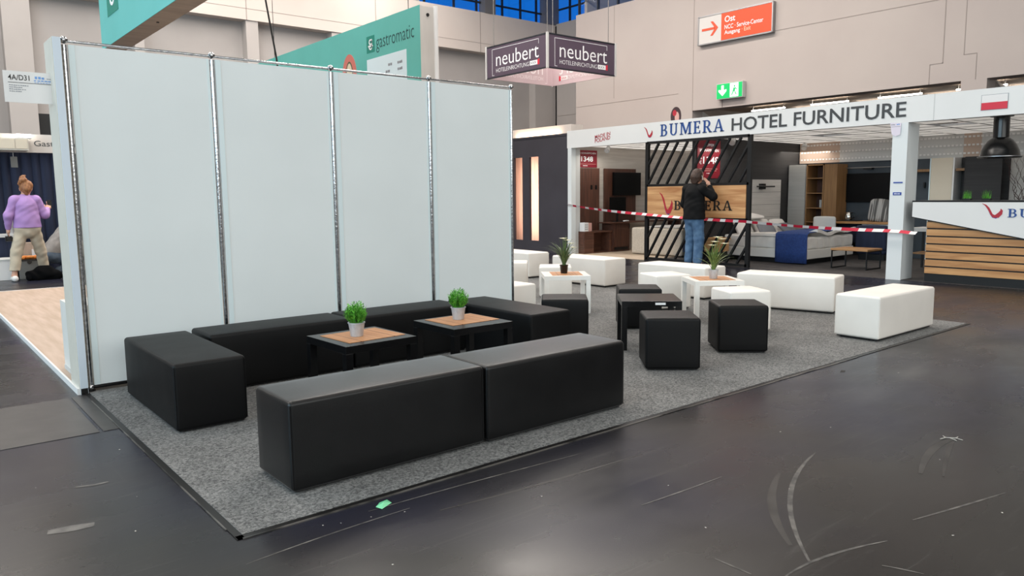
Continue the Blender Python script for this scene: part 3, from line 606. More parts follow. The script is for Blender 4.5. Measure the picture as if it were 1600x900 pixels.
def grassy(label, loc, seed, H, potm, m, flowers):
    t = thing('potted_orchid', label, 'plant', (loc[0], loc[1], CZ+.449), 0, 'flowering grass plants'); r = random.Random(seed)
    pot(t, .10, .042, .056, potm) if potm == 'zinc' else MB().lathe([(.04, 0), (.05, .09), (.056, .1), (.05, .1), (.046, .088)], n=20).build('pot', potm, t, True)
    mb = MB()
    for k in range(64):
        a = r.uniform(0, 6.283); L = r.uniform(.6, 1)*H; sp = r.uniform(.08, .68)*H*(1 if k % 3 else 1.25); pts = []; n = 7
        for j in range(n+1):
            f = j/n; pts.append(Vector((math.cos(a)*(.015+sp*f**1.8), math.sin(a)*(.015+sp*f**1.8), .08+L*(f-.28*f*f*f*(sp/H)*2))))
        sd = Vector((-math.sin(a), math.cos(a), 0)); v = []
        for j, p in enumerate(pts): wd = .0068*(1-(j/n)**2)+.0008; v += [p-sd*wd, p+sd*wd]
        mb.add(v, [(2*j, 2*j+1, 2*j+3, 2*j+2) for j in range(n)])
    mb.build('foliage', m, t, kind='stuff')
    for (dx, dy, dz) in flowers:
        MB().tube([(0, 0, .09), (dx*.4, dy*.4, dz*.7), (dx, dy, dz)], .0025, 5).build('flower_stem', m, t)
        f = MB()
        for q in range(6):
            a = q*1.047; c = Vector((dx, dy, dz)); d = Vector((math.cos(a), math.sin(a)*.8, .35)).normalized(); sd = d.cross(Vector((0, 0, 1))).normalized()*.011; f.add([c, c+d*.03+sd*1.5, c+d*.062+Vector((0, 0, -.012)), c+d*.03-sd*1.5], [(0, 1, 2, 3)])
        f.build('flower', 'petal', t)
grassy('tall grass plant with white flowers in a black pot', (5.20, .48), 5, .40, 'black_gloss', 'blade_dark', [(.01, .02, .41), (.04, -.02, .39), (.07, -.04, .35), (.1, -.05, .30)])
grassy('grass plant with cream flowers in a silver pot on the white table', (5.98, -1.10), 9, .38, 'zinc', 'blade', [(.03, -.03, .45), (.06, -.06, .43), (.02, 0, .40), (.08, -.08, .38), (.0, .02, .36)])
grassy('grass plant barely showing past the partition edge', (5.40, 2.10), 4, .36, 'black_gloss', 'blade', [])
# ================================================================== HANGING SIGNS
def hang(parent, x, y, z, m='black_metal', r=.008): MB().cyl((x, y, z), (x, y, 12.4), r, n=6).build('suspension_wire', m, parent)
gb = thing('hanging_banner', 'long teal box banner with gastromatic lettering above the partition', 'banner')
box('core', 'banner_side', gb, 8.01, 7.85, 3.55, 8.39, 17.0, 5.37); box('face', 'teal', gb, 8.0, 7.85, 3.55, 8.01, 17.0, 5.38); MB().cyl((8.40, 7.84, 3.55), (8.40, 7.84, 5.4), .05, n=10).build('fabric_fold', 'sign_white', gb, True); MB().cyl((8.2, 7.85, 5.2), (8.2, 7.83, 5.2), .035, n=10).build('eyelet', 'black_metal', gb)
put_text('gastromatic', 1.62, .375, PX(8.0, 9.70, 4.66), 'ink_teal', gb, offset=-.006)
lg = MB().poly([(0, 0), (.37, 0), (.37, .375), (0, .375)], PX(8.0, 10.14, 4.705), .001, .004).build('logo_square', 'teal_dark', gb)
Pl = PX(7.996, 10.14, 4.705); lm = MB()
for q in arc(.185, .235, .075, .065, 0, 360, .035, 16, .03)+arc(.185, .12, .075, .06, -200, 20, .032, 12, .028)+[R4(.08, .13, .29, .165), R4(.225, .10, .26, .30)]: lm.poly(q, Pl, 0, .003)
lm.build('logo_mark', 'print_white', lg)
MB().poly([(0, 0), (1.75, 0), (1.75, 1.0), (0, 1.0)], PX(8.0, 10.15, 3.56), 0, .004).build('printed_card', 'print_paper', gb)
for (y, z, w_, n) in ((9.18, 4.30, .18, 2), (8.78, 4.30, .22, 3), (8.78, 4.16, .22, 3), (9.3, 4.16, .2, 2)): microtext(gb, PX(7.994, y, z), w_, .06, 'ink_mid', n)
Pr = PX(8.0, 11.03, 4.30); rg = MB()
for q in arc(0, 0, .36, .52, 0, 360, .17, 28): rg.poly(q, Pr, 0, .005)
rg.build('printed_ring', 'ring_coral', gb); rg = MB()
for q in arc(0, 0, .19, .35, 0, 360, .045, 24): rg.poly(q, Pr, 0, .006)
rg.build('printed_ring', 'ring_olive', gb); MB().poly([(.15*math.cos(t), .31*math.sin(t)) for t in np.linspace(0, 6.283, 24)[:-1]], Pr, 0, .004).build('printed_ring', 'ring_cream', gb)
for y in (8.6, 16): hang(gb, 8.2, y, 5.37)
g2 = thing('hanging_banner', 'teal box banner hanging high at the top left of the partition', 'banner')
box('core', 'banner_under', g2, 2.01, 2.6, 3.87, 2.32, 8.33, 5.6); box('face', 'teal_light', g2, 2.0, 2.6, 3.87, 2.01, 8.33, 5.6); MB().cyl((2.16, 5.6, 3.87), (2.16, 5.6, 3.86), .02, n=8).build('rivet', 'black_metal', g2)
MB().poly([(0, 0), (.72, 0), (.72, .7), (0, .7)], PX(2.0, 7.77, 4.30), .0, .004).build('logo_square', 'teal_dark', g2); Pl = PX(1.996, 7.77, 4.30); lm = MB()
for q in arc(.36, .48, .15, .12, 0, 360, .07, 16, .06)+arc(.36, .24, .15, .12, -200, 20, .06, 12, .05): lm.poly(q, Pl, 0, .003)
lm.build('logo_mark', 'print_white', g2)
for y in (3.4, 7.8): hang(g2, 2.16, y, 5.6)
hc = thing('hanging_cable', 'thin dark cable hanging down behind the partition near the teal banner', 'cable')
MB().tube([(5.0, 9.0, 12.4), (5.06, 9, 7), (5.14, 9, 5.28), (5.31, 9, 4.17), (5.36, 9, 3.6)], .018, 6).build('cable', 'black_metal', hc, True)
# four-sided purple sign
nb = thing('hanging_sign', 'four-sided purple hanging sign reading neubert hoteleinrichtung', 'sign')
x0, x1, y0, y1, z0, z1 = 14.0, 16.83, 10.47, 13.32, 5.02, 5.97
def npanel(P, L, inner):
    pn = MB().poly([(0, z0), (L, z0), (L, z1), (0, z1)], P, -.03, 0).build('fabric_panel', 'purple_backlit' if inner else 'purple', nb)
    M_ = inner
    ink = 'back_text' if inner else 'print_white'; f = (lambda u: L-u) if False else (lambda u: u)
    Q = lambda u, v, d=0: P(u, z0+v, d)
    off = .32*L
    tx = L*.17; tw = L*.70
    put_text('neubert', tw, .42, lambda u, v, d=0: Q((L-tx-tw if M_ else tx)+u, .33+v, d), ink, pn, t=.004, offset=-.004, mirror=M_)
    put_text('HOTELEINRICHTUNG', tw*.78, .12, lambda u, v, d=0: Q((L-tx-tw*.78 if M_ else tx)+u, .14+v, d), ink, pn, t=.004, offset=-.008, mirror=M_)
    a, b = tx+tw*.80, tx+tw*.97
    fl_ = lambda u: (L-u) if M_ else u
    MB().poly([(fl_(a), .14), (fl_(b), .14), (fl_(b), .27), (fl_(a), .27)], Q, .001, .004).build('tag', ink, pn); MB().poly([(fl_(b), .13), (fl_(b+.09), .13), (fl_(b+.09), .30), (fl_(b), .27)], Q, .001, .004).build('tag', 'red_tag', pn)
    put_text('XXX', (b-a)*.8, .07, lambda u, v, d=0: Q((fl_(b) if M_ else a)+.02+u, .17+v, d), 'ink_black' if not inner else 'ink_red', pn, t=.006)
    e = L*.10; th = .012
    for (p, q, r_, s_) in ((e, .06, e+th, .86), (e, .86-th, L*.87, .86), (L*.87-th, .72, L*.87, .86), (e, .06, e+.10, .06+th)):
        MB().poly([(fl_(p), q), (fl_(r_), q), (fl_(r_), s_), (fl_(p), s_)], Q, .001, .003).build('outline', ink, pn)
npanel(lambda u, v, d=0: (x0-d, y1-u, v), y1-y0, False)
npanel(lambda u, v, d=0: (x0+u, y0-d, v), x1-x0, False)
npanel(lambda u, v, d=0: (x1-.06-d, y1-.04-u, v), y1-y0-.08, True)
npanel(lambda u, v, d=0: (x0+.04+u, y1-.06-d, v), x1-x0-.08, True)
for (a, b) in ((x0, y0), (x1, y0), (x0, y1), (x1, y1)): MB().box(a-.03, b-.03, z0-.02, a+.03, b+.03, z1+.03).build('corner_post', 'grey_white', nb)
for (a, b) in ((x0+.3, y1), (x1, y0+.3), (x1, y1), (x0, y0)): hang(nb, a, b, z1, 'steel_grey', .012)
for (a, b) in ((x0, y0, ), ):
    for z in (z0, z1):
        MB().box(x0, y0-.01, z-.02, x1, y0+.02, z+.02).build('frame_bar', 'mullion', nb); MB().box(x0-.01, y0, z-.02, x0+.02, y1, z+.02).build('frame_bar', 'mullion', nb)
# wall signs
ws = thing('direction_sign', 'orange and white wall sign pointing right to Ost and exit', 'sign')
box('panel', 'sign_grey', ws, 21.85, 8.2, 6.6, 21.98, 11.13, 7.55); box('orange_field', 'orange_sign', ws, 21.84, 8.23, 6.63, 21.85, 10.17, 7.52)
for a in ((8.2, 6.58, 11.13, 6.62), (8.2, 7.53, 11.13, 7.57), (8.18, 6.58, 8.22, 7.57), (11.11, 6.58, 11.15, 7.57)): box('rim', 'steel', ws, 21.83, a[0], a[1], 21.98, a[2], a[3])
ar = MB(); Pa = PX(21.85, 10.98, 6.83)
for q in ([(.0, .22), (.55, .22), (.55, .30), (0, .30)], [(.36, .50), (.46, .50), (.68, .26), (.55, .26)], [(.36, .02), (.46, .02), (.68, .26), (.55, .26)]): ar.poly(q, Pa, .002, .01)
ar.build('arrow', 'orange_print', ws)
put_text('Ost', .42, .21, PX(21.84, 10.03, 7.20), 'print_white', ws, t=.006, offset=.015); put_text('NCC · Service-Center', 1.5, .15, PX(21.84, 10.03, 6.97), 'print_white', ws, t=.006, offset=.008); put_text('Ausgang', .62, .17, PX(21.84, 10.03, 6.76), 'print_white', ws, t=.006, offset=.01); put_text('· Exit', .34, .14, PX(21.84, 9.34, 6.80), 'ring_cream', ws, t=.006)
ex = thing('exit_sign', 'glowing green emergency exit sign with downward arrow', 'sign')
box('case', 'grey_white', ex, 21.8, 9.22, 4.62, 21.98, 10.28, 5.15); box('green_field', 'exit_green', ex, 21.79, 9.24, 4.64, 21.8, 10.26, 5.13); box('white_field', 'exit_white', ex, 21.785, 9.38, 4.66, 21.79, 9.72, 5.12)
MB().poly([(.20, .06), (.36, .22), (.36, .28), (.25, .26), (.25, .42), (.15, .42), (.15, .26), (.04, .28), (.04, .22)], PX(21.79, 10.22, 4.66), .001, .006).build('arrow', 'exit_white', ex)
rn = MB(); Pn = PX(21.785, 9.72, 4.68)
for q in ([(.16, .30), (.21, .30), (.21, .36), (.16, .36)], [(.12, .16), (.20, .16), (.22, .28), (.14, .28)], [(.06, .04), (.09, .03), (.16, .16), (.12, .17)], [(.18, .16), (.22, .15), (.28, .05), (.24, .05)], [(.2, .26), (.28, .2), (.29, .23), (.21, .29)]): rn.poly(q, Pn, .001, .005)
rn.build('running_figure', 'exit_green', ex); MB().cyl((21.9, 10.1, 4.36), (21.9, 10.1, 4.62), .01, n=6).build('cable', 'black_metal', ex)
op = thing('oval_poster', 'small oval dark poster peeking over the white fascia', 'poster', (11.45, 3.80, 2.83)); el = lambda rx, rz, z: [(rx*math.cos(t), z+rz*math.sin(t)) for t in np.linspace(0, 6.283, 25)[:-1]]
MB().poly(el(.13, .19, .10), PX(0, 0, 0), 0, .01).build('board', 'poster_dark', op); MB().poly(el(.055, .11, .08), PX(0, -.03, 0), .01, .012).build('print', 'poster_pink', op); MB().poly(el(.05, .06, .17), PX(0, .03, 0), .01, .013).build('print', 'ink_red', op); MB().box(.0, -.02, -.28, .02, .02, .1).build('stand', 'black_metal', op)

# ================================================================== HOTEL FURNITURE STAND
fa = thing('fascia', 'long white fascia reading BUMERA HOTEL FURNITURE', 'sign')
box('board', 'fascia_white', fa, 11.2, -4.2, 2.44, 11.34, 6.72, 2.83); box('board_joint', 'grey_white', fa, 11.197, -1.225, 2.44, 11.2, -1.215, 2.83)
swoosh(.22, .22, PX(11.2, 4.42, 2.53), fa); serif('BUMERA', 1.52, .235, PX(11.2, 4.0, 2.535), 'ink_blue', fa)
put_text('HOTEL FURNITURE', 3.13, .235, PX(11.2, 2.31, 2.525), 'ink_grey', fa, t=.006, offset=.012)
put_text('MADE IN', .46, .075, lambda u, v, d=0: PX(11.2, 5.83, 2.60)(u, v+u*.12, d), 'ink_red', fa, offset=.012); put_text('POLAND', .46, .085, lambda u, v, d=0: PX(11.2, 5.83, 2.51)(u, v+u*.12, d), 'ink_red', fa, offset=.012)
fg = MB(); box('flag_white', 'sign_white', fa, 11.193, -2.19, 2.63, 11.2, -1.86, 2.735); box('flag_red', 'flag_red', fa, 11.192, -2.19, 2.53, 11.2, -1.86, 2.63); box('flag_rim', 'ink_mid', fa, 11.196, -2.196, 2.525, 11.1995, -1.854, 2.741)
co = thing('stand_column', 'square white column carrying the fascia beside the wooden counter', 'column'); box('shaft', 'column_white', co, 11.2, -.86, 0, 11.6, -.63, 2.44)
box('printed_bar', 'ink_label_blue', co, 11.195, -.82, 1.515, 11.2, -.68, 1.535); box('printed_badge', 'ink_label_blue', co, 11.195, -.81, 1.33, 11.2, -.68, 1.375); microtext(co, PX(11.193, -.70, 1.345), .09, .015, 'print_white', 5)
st = thing('paper_notice', 'small pale paper notice stuck at the top of the white column', 'paper', (11.19, -.59, 2.24)); MB().poly([(0, .21), (.17, .20), (.16, .02), (.09, .0), (.03, .03)], PX(0, 0, 0), 0, .003).build('sheet', 'sticker_lilac', st); microtext(st, PX(-.003, -.02, .17), .06, .02, 'ink_mid', 3); microtext(st, PX(-.003, -.1, .17), .05, .02, 'ink_logo_blue', 2); box('rule', 'ink_mid', st, -.0045, -.16, .145, -.003, -.02, .15)
lp = thing('end_column', 'slim white corner post at the left end of the fascia', 'post'); box('shaft', 'column_white', lp, 11.2, 6.58, 0, 11.34, 6.70, 2.44); box('edge', 'grey_white', lp, 11.34, 6.60, 0, 11.5, 6.70, 2.44)
# stand shell
struct(box('floor_stand', 'booth_carpet', None, 11.22, -4.2, 0, 15.6, 4.4, .006)); struct(box('floor_room', 'laminate', None, 11.22, 4.4, 0, 15.6, 6.8, .008))
struct(box('wall_room_left', 'limed_wall', None, 11.3, 6.8, 0, 15.6, 6.86, 2.5)); struct(box('wall_charcoal', 'charcoal_wall', None, 11.55, 3.4, 0, 15.5, 3.46, 2.5)); struct(box('wall_stand_back', 'slate_wall', None, 15.5, -4.2, 0, 15.56, 6.8, 2.5))
struct(box('wall_limed_end', 'limed_wall', None, 15.40, 3.46, 0, 15.5, 6.8, 2.5))
fz = struct(thing('trim_1', 'perforated pale frieze along the top of the stand back wall', 'trim')); del fz['category']
for (a, b, m) in ((2.42, 3.38, 'brown_frieze'), (-.1, 2.42, 'grey_white'), (-.42, -.1, 'brown_frieze'), (-4.2, -.42, 'grey_white')):
    pnl = box('frieze_panel', m, fz, 15.46, a, 2.04, 15.5, b, 2.5)
for zz in (2.10, 2.26, 2.42):
    dm = MB()
    for y in np.arange(-3.0, 3.36, .075): dm.box(15.452, y, zz, 15.46, y+.045, zz+.035)
    dm.build('frieze_beads', 'sign_white', fz, kind='stuff')
cl = struct(thing('ceiling_grid', 'tiled suspended ceiling over the furniture stand', 'ceiling')); del cl['category']
for i in range(8): box('grid_bar', 'tile_grid', cl, 11.34+i*.602, -4.2, 2.496, 11.36+i*.602, 6.8, 2.53)
for j in range(19): box('grid_bar', 'tile_grid', cl, 11.35, -4.21+j*.61, 2.497, 15.56, -4.19+j*.61, 2.529)
tm = None; rr = random.Random(3)
for i in range(7):
    for j in range(18):
        if (i, j) in ((1, 12), (3, 9), (2, 5), (4, 14)): continue
        if tm is None: o = MB().box(.008, .008, 0, .594, .594, .012).build('ceiling_tile', 'tile_white', cl); tm = o.data
        else: o = link('ceiling_tile', tm, cl)
        o.location = (11.35+i*.602, -4.2+j*.61, 2.5+rr.uniform(-.004, .003))
def spot(x, y, label):
    t = thing('spot_lamp', label, 'lamp', (x, y, 2.5), group='ceiling spots of the furniture stand'); MB().cyl((0, 0, 0), (0, 0, -.06), .02, n=8).build('stem', 'grey_white', t); MB().cyl((.03, 0, -.05), (-.07, -.03, -.13), .05, .065, n=14).build('head', 'grey_white', t, True); MB().cyl((-.07, -.03, -.13), (-.075, -.032, -.135), .052, n=14).build('lens', 'sign_white', t)
    l = bpy.data.lights.new('spot_lamp_light', 'AREA'); l.size = .9; l.energy = 13; l.color = (1, .93, .84); o = bpy.data.objects.new('spot_lamp_light', l); COL.objects.link(o); o.location = (0, 0, -.2); o.parent = t
spot(15.15, 3.1, 'round white spot lamp in the corner above the grey wardrobe'); spot(11.95, 6.15, 'white spot lamp in front of the red price poster'); spot(12.1, 2.9, 'added white spot lamp behind the slatted screen'); spot(13.4, .2, 'added white spot lamp over the wooden stool')  # the last two spots are added to brighten the stand interior
# slatted screen
sc = thing('slatted_screen', 'black framed screen with diagonal slats and oak BUMERA board', 'screen', (11.2, 0, 0)); Y0, Y1 = 1.92, 4.34
for y in (Y0, Y1): box('frame_post', 'black_metal', sc, 0, y-.04, 0, .06, y+.04, 2.44)
for z in (.02, .87, 1.53, 2.40): box('frame_rail', 'black_metal', sc, 0, Y0, z, .06, Y1, z+.05)
bd = box('oak_board', 'oak_board', sc, -.012, Y0+.04, .92, .05, Y1-.04, 1.53)
swoosh(.33, .44, PX(-.012, 3.98, .97), bd); serif('BUMERA', 1.36, .185, PX(-.012, 3.61, 1.06), 'ink_black', bd)
def slats(z0, z1, sh):
    n = 10; dy = (Y1-Y0)/n
    for k in range(-4, n+1):
        a = Vector((Y1-k*dy-.02, z0)); b = Vector((Y1-k*dy-sh, z1)); lo, hi = Y0+.02, Y1-.02
        def clip(p, q):
            d = q-p; t0, t1 = 0., 1.
            for s_, lim in ((1, hi), (-1, -lo)):
                num = lim-s_*p.x; den = s_*d.x
                if abs(den) < 1e-9: continue
                t = num/den
                if den > 0: t1 = min(t1, t)
                else: t0 = max(t0, t)
            return (p+d*t0, p+d*t1) if t1-t0 > .05 else None
        c = clip(a, b)
        if c: MB().bar((.03, c[0].x, c[0].y), (.03, c[1].x, c[1].y), .035, .05, up=(1, 0, 0)).build('slat', 'black_metal', sc)
slats(1.58, 2.40, .53); slats(.07, .87, .50)
# barrier tape
bt_ = thing('barrier_tape', 'red and white barrier tape strung across the furniture stand', 'tape'); pts = []
for (ya, za, yb, zb, sag, n) in ((6.65, 1.15, 4.34, .965, .02, 40), (4.34, .965, 1.95, .865, .015, 42), (1.95, .865, -.60, .775, .025, 44), (-.60, .775, -.90, .765, 0, 6), (-.90, .765, -1.15, .75, .005, 5)):
    for k in range(n):
        t = k/n; pts.append((11.15+.01*math.sin((ya+(yb-ya)*t)*2.1), ya+(yb-ya)*t, za+(zb-za)*t-sag*4*t*(1-t)))
tb = MB(); v = []
for k, p in enumerate(pts):
    tw = .6*math.sin(p[1]*1.3); v += [(p[0]-.03*math.sin(tw), p[1], p[2]+.026*math.cos(tw)), (p[0]+.03*math.sin(tw), p[1]+.02, p[2]-.026*math.cos(tw))]
tb.v = v
for k in range(len(pts)-1): tb.f.append((2*k, 2*k+1, 2*k+3, 2*k+2)); tb.m.append(int(pts[k][1]*7.2) % 2)
tb.build('ribbon', ['tape_red', 'tape_white'], bt_); MB().ball((11.18, 6.65, 1.15), .02, 6).build('knot', 'tape_red', bt_)
# counter
ct = thing('reception_counter', 'reception counter with oak slats and white BUMERA top panel', 'counter', (11.25, 0, 0)); box('carcass', 'black_metal', ct, .02, -4.0, 0, .62, -1.19, 1.22); box('plinth', 'black_metal', ct, .01, -4.0, 0, .02, -1.19, .13)
for k in range(7): box('oak_slat', 'oak', ct, 0, -4.0, .135+k*.116, .03, -1.19, .135+k*.116+.094)
tri = [(-.97, 1.235), (-.97, .985), (-2.52, .70), (-4.0, .43), (-4.0, 1.235)]
Pc = lambda u, v, d=0: (-d, u, v)
MB().poly(tri, Pc, .0, .03).build('panel_rim', 'black_metal', ct); MB().poly([(-.985, 1.222), (-.985, .998), (-2.52, .715), (-4.0, .445), (-4.0, 1.222)], Pc, .03, .045).build('white_panel', 'fascia_white', ct); box('counter_top', 'black_metal', ct, -.03, -4.0, 1.222, .66, -.97, 1.245)
swoosh(.26, .21, PX(-.045, -1.95, .995), ct); serif('BUMERA', .95, .12, PX(-.045, -2.28, 1.01), 'ink_blue', ct)
def tuft(label, x, y):
    t = thing('counter_grass', label, 'plant', (x, y, 1.245), group='grass tufts on the counter'); mb = MB(); r = random.Random(int(y*100))
    for k in range(60):
        a = r.uniform(0, 6.28); L = r.uniform(.06, .15); s_ = r.uniform(0, .06); b = Vector((r.uniform(-.03, .03), r.uniform(-.05, .05), .02)); tp = b+Vector((math.cos(a)*s_, math.sin(a)*s_, L)); sd = Vector((-math.sin(a), math.cos(a), 0))*.003; mb.add([b-sd, b+sd, tp], [(0, 1, 2)])
    mb.build('foliage', 'leaf', t, kind='stuff'); MB().box(-.04, -.06, 0, .04, .06, .025).build('tray', 'black_foot', t)
tuft('left grass tuft standing on the counter top', 11.75, -1.55); tuft('right grass tuft standing on the counter top', 11.75, -1.82)
vz = thing('branch_vase', 'tall curly twigs in a vase behind the counter', 'plant', (13.0, -1.98, 0)); MB().lathe([(.10, 0), (.13, .3), (.09, .7), (.11, .85), (.10, .85), (.08, .7)]).build('vase', 'black_gloss', vz, True); r = random.Random(11); 
for k in range(13):
    a = r.uniform(0, 6.28); p = Vector((0, 0, .7)); pts = [p]; d = Vector((math.cos(a)*.25, math.sin(a)*.35, 1)).normalized(); ph = r.uniform(0, 6)
    for j in range(20): p = p+d*.065+Vector((.028*math.sin(j*1.1+ph), .034*math.cos(j*1.3+ph), 0)); pts.append(p)
    MB().tube(pts, [.009*(1-j/24) for j in range(len(pts))], 5).build('twig', 'branch', vz)
# pendant
pl = thing('pendant_lamp', 'black dome pendant lamp hanging over the counter', 'lamp', (11.7, -1.97, 0))
MB().cyl((0, 0, 2.46), (0, 0, 2.5), .15, n=24).build('ceiling_rose', 'black_gloss', pl, True); MB().cyl((0, 0, 2.14), (0, 0, 2.46), .105, n=20).build('neck', 'black_gloss', pl, True)
MB().lathe([(.27, 1.86), (.285, 1.87), (.27, 1.885), (.26, 1.90), (.245, 1.97), (.21, 2.05), (.16, 2.12), (.105, 2.16), (.09, 2.15), (.15, 2.09), (.23, 1.96), (.255, 1.88)], n=32).build('shade', 'black_gloss', pl, True); MB().lathe([(.272, 1.872), (.288, 1.876), (.288, 1.886), (.272, 1.89)], n=32).build('rim', 'steel', pl, True); MB().ball((0, 0, 1.97), .05, 8).build('bulb', 'sign_white', pl, True)
# ---- dark slotted stand next door
dk = struct(thing('wall_dark_stand', 'charcoal stand wall with two lit vertical slots', 'wall')); del dk['category']
for (a, b, c, d) in ((6.72, 7.72, 0, 2.76), (8.05, 8.32, .27, 2.30), (7.72, 8.64, 2.30, 2.76), (8.64, 11.5, 0, 2.76), (7.72, 8.64, 0, .27)): box('wall_board', 'dark_panel', dk, 11.2, a, c, 11.26, b, d)
box('slot_backing', 'copper_wood', dk, 11.72, 6.9, 0, 11.75, 9.6, 2.70)
box('cornice', 'hall_band', dk, 11.35, 6.75, 2.76, 11.75, 11.5, 3.0); box('cornice_lip', 'dark_panel', dk, 11.19, 6.72, 2.74, 11.27, 11.5, 2.785)
box('roof', 'hall_band', dk, 11.26, 6.9, 2.70, 11.5, 11.5, 2.76)
for y in (8.34, 8.93): 
    l = bpy.data.lights.new('slot_light', 'AREA'); l.size = 1.9; l.size_y = .04; l.shape = 'RECTANGLE'; l.energy = 19; l.color = (1, .82, .72); o = bpy.data.objects.new('slot_light', l); COL.objects.link(o); o.location = (11.29, y-.24, 1.3); o.rotation_euler = (0, math.radians(-90), 0)
l = bpy.data.lights.new('cornice_light', 'AREA'); l.shape = 'RECTANGLE'; l.size = .03; l.size_y = 1.6; l.energy = 9; l.color = (1, .74, .5); o = bpy.data.objects.new('cornice_light', l); COL.objects.link(o); o.location = (11.285, 7.9, 2.80); o.rotation_euler = (0, math.radians(-130), 0)

# ---- left room of the furniture stand
def poster(label, P, w_, h_, two):
    t = thing('price_poster', label, 'poster'); MB().poly([(0, 0), (w_, 0), (w_, h_), (0, h_)], P, 0, .008).build('sheet', 'poster_red', t); Q = lambda u0, v0: (lambda u, v, d=0: P(u0+u, v0+v, d+.008))
    if two:
        put_text('SUPER', w_*.42, h_*.07, Q(w_*.30, h_*.84), 'print_white', t, offset=.01); put_text('SCHNÄPPCHEN', w_*.84, h_*.085, Q(w_*.08, h_*.70), 'print_white', t, offset=.01); put_text('1348', w_*.70, h_*.19, Q(w_*.24, h_*.38), 'print_white', t, offset=.015); put_text('ab', w_*.12, h_*.05, Q(w_*.07, h_*.50), 'print_white', t); put_text('€', w_*.10, h_*.09, Q(w_*.08, h_*.37), 'print_white', t)
        microtext(t, Q(w_*.1, h_*.24), w_*.8, h_*.02, 'poster_pink', 14); microtext(t, Q(w_*.15, h_*.19), w_*.7, h_*.02, 'poster_pink', 12); microtext(t, Q(w_*.4, h_*.12), w_*.2, h_*.025, 'print_white', 4)
    else:
        put_text('SUPER SCHNÄPPCHEN', w_*.88, h_*.12, Q(w_*.06, h_*.78), 'print_white', t, offset=.008); put_text('1348', w_*.50, h_*.30, Q(w_*.32, h_*.34), 'print_white', t, offset=.02); put_text('ab', w_*.08, h_*.10, Q(w_*.19, h_*.50), 'print_white', t); put_text('€', w_*.08, h_*.14, Q(w_*.19, h_*.32), 'print_white', t)
        box_ = MB().poly([(w_*.05, h_*.19), (w_*.95, h_*.19), (w_*.95, h_*.205), (w_*.05, h_*.205)], P, .008, .010).build('rule', 'poster_pink', t); microtext(t, Q(w_*.4, h_*.08), w_*.2, h_*.04, 'print_white', 5)
poster('red 1348 price poster above the walnut door panel', PY(6.79, 11.46, 2.02), .79, .40, False)
poster('red 1348 price poster seen through the slatted screen', PY(3.39, 11.62, 1.69), .76, .76, True)
wp = thing('walnut_wardrobe', 'tall walnut wardrobe board under the red poster with coat hooks', 'wardrobe'); box('board', 'walnut', wp, 11.44, 6.70, .0, 12.25, 6.79, 2.0)
for x in (11.95, 12.1): MB().box(x, 6.66, 1.50, x+.03, 6.70, 1.60).build('coat_hook', 'black_metal', wp)
tp = thing('walnut_media_board', 'walnut back panel carrying the television', 'panel'); box('board', 'walnut', tp, 12.48, 6.74, .7, 13.6, 6.79, 2.0)
tv = thing('television', 'black flat television on the walnut panel', 'television'); MB().box(12.70, 6.64, 1.35, 13.68, 6.70, 1.91).build('screen', 'tv_black', tv, bevel=.006); box('bracket', 'black_metal', tv, 13.0, 6.70, 1.5, 13.4, 6.74, 1.75)
mo = thing('desk_monitor', 'small black monitor on the walnut cabinet below the television', 'monitor'); MB().box(12.43, 6.50, .95, 12.98, 6.54, 1.31).build('screen', 'tv_black', mo, bevel=.005); box('stem', 'black_metal', mo, 12.68, 6.52, .73, 12.72, 6.55, .98); box('foot', 'black_metal', mo, 12.58, 6.45, .715, 12.82, 6.62, .73)
cb = thing('luggage_bench', 'low walnut cubby with open front by the white corner post', 'cabinet'); 
for b in ((11.45, 6.38, .49, 12.36, 6.69, .525), (11.45, 6.40, .008, 11.76, 6.70, .49), (12.28, 6.40, .008, 12.36, 6.70, .49), (11.76, 6.67, .03, 12.28, 6.70, .49), (11.76, 6.40, .008, 12.28, 6.70, .03)): box('board', 'walnut_h', cb, *b)
mc = thing('minibar_cabinet', 'walnut minibar cabinet with dark vent beside the cubby', 'cabinet'); box('body', 'walnut', mc, 12.38, 6.38, .008, 12.98, 6.73, .688); box('door', 'walnut', mc, 12.40, 6.36, .12, 12.96, 6.38, .68); box('vent', 'black_metal', mc, 12.44, 6.355, .05, 12.9, 6.38, .11); box('handle', 'black_metal', mc, 12.93, 6.345, .55, 12.945, 6.36, .65)
dt = thing('walnut_desk', 'long walnut desk top reaching behind the slatted screen', 'desk'); box('top', 'walnut_h', dt, 12.2, 6.30, .69, 14.9, 6.73, .715); box('side', 'walnut', dt, 14.86, 6.32, .008, 14.9, 6.73, .69)
sb = thing('leaflet_box', 'small white printed box on the walnut cubby', 'box'); box('carton', 'sign_white', sb, 11.47, 6.42, .527, 11.60, 6.58, .73); 
for z in (.57, .62, .67): microtext(sb, PY(6.42, 11.485, z), .1, .02, 'ink_mid', 4)
box('side_print', 'poster_pink', sb, 11.60, 6.43, .527, 11.72, 6.57, .72)
for k, (x, y) in enumerate(((12.9, 6.45), (13.0, 6.5))): tag(rbox(.12, .07, .03, .012).build('remote_tray', 'sign_white', None, True, (x, y, .716)), 'small white object lying on the walnut desk', 'box', 'white things on the walnut desk')
lb = thing('quilted_bed', 'bed with beige quilted side behind the slatted screen', 'bed')
b = rbox(1.5, 1.45, .60, .05, .01).build('mattress', 'quilt', lb, True, (12.98, 4.94, .02))
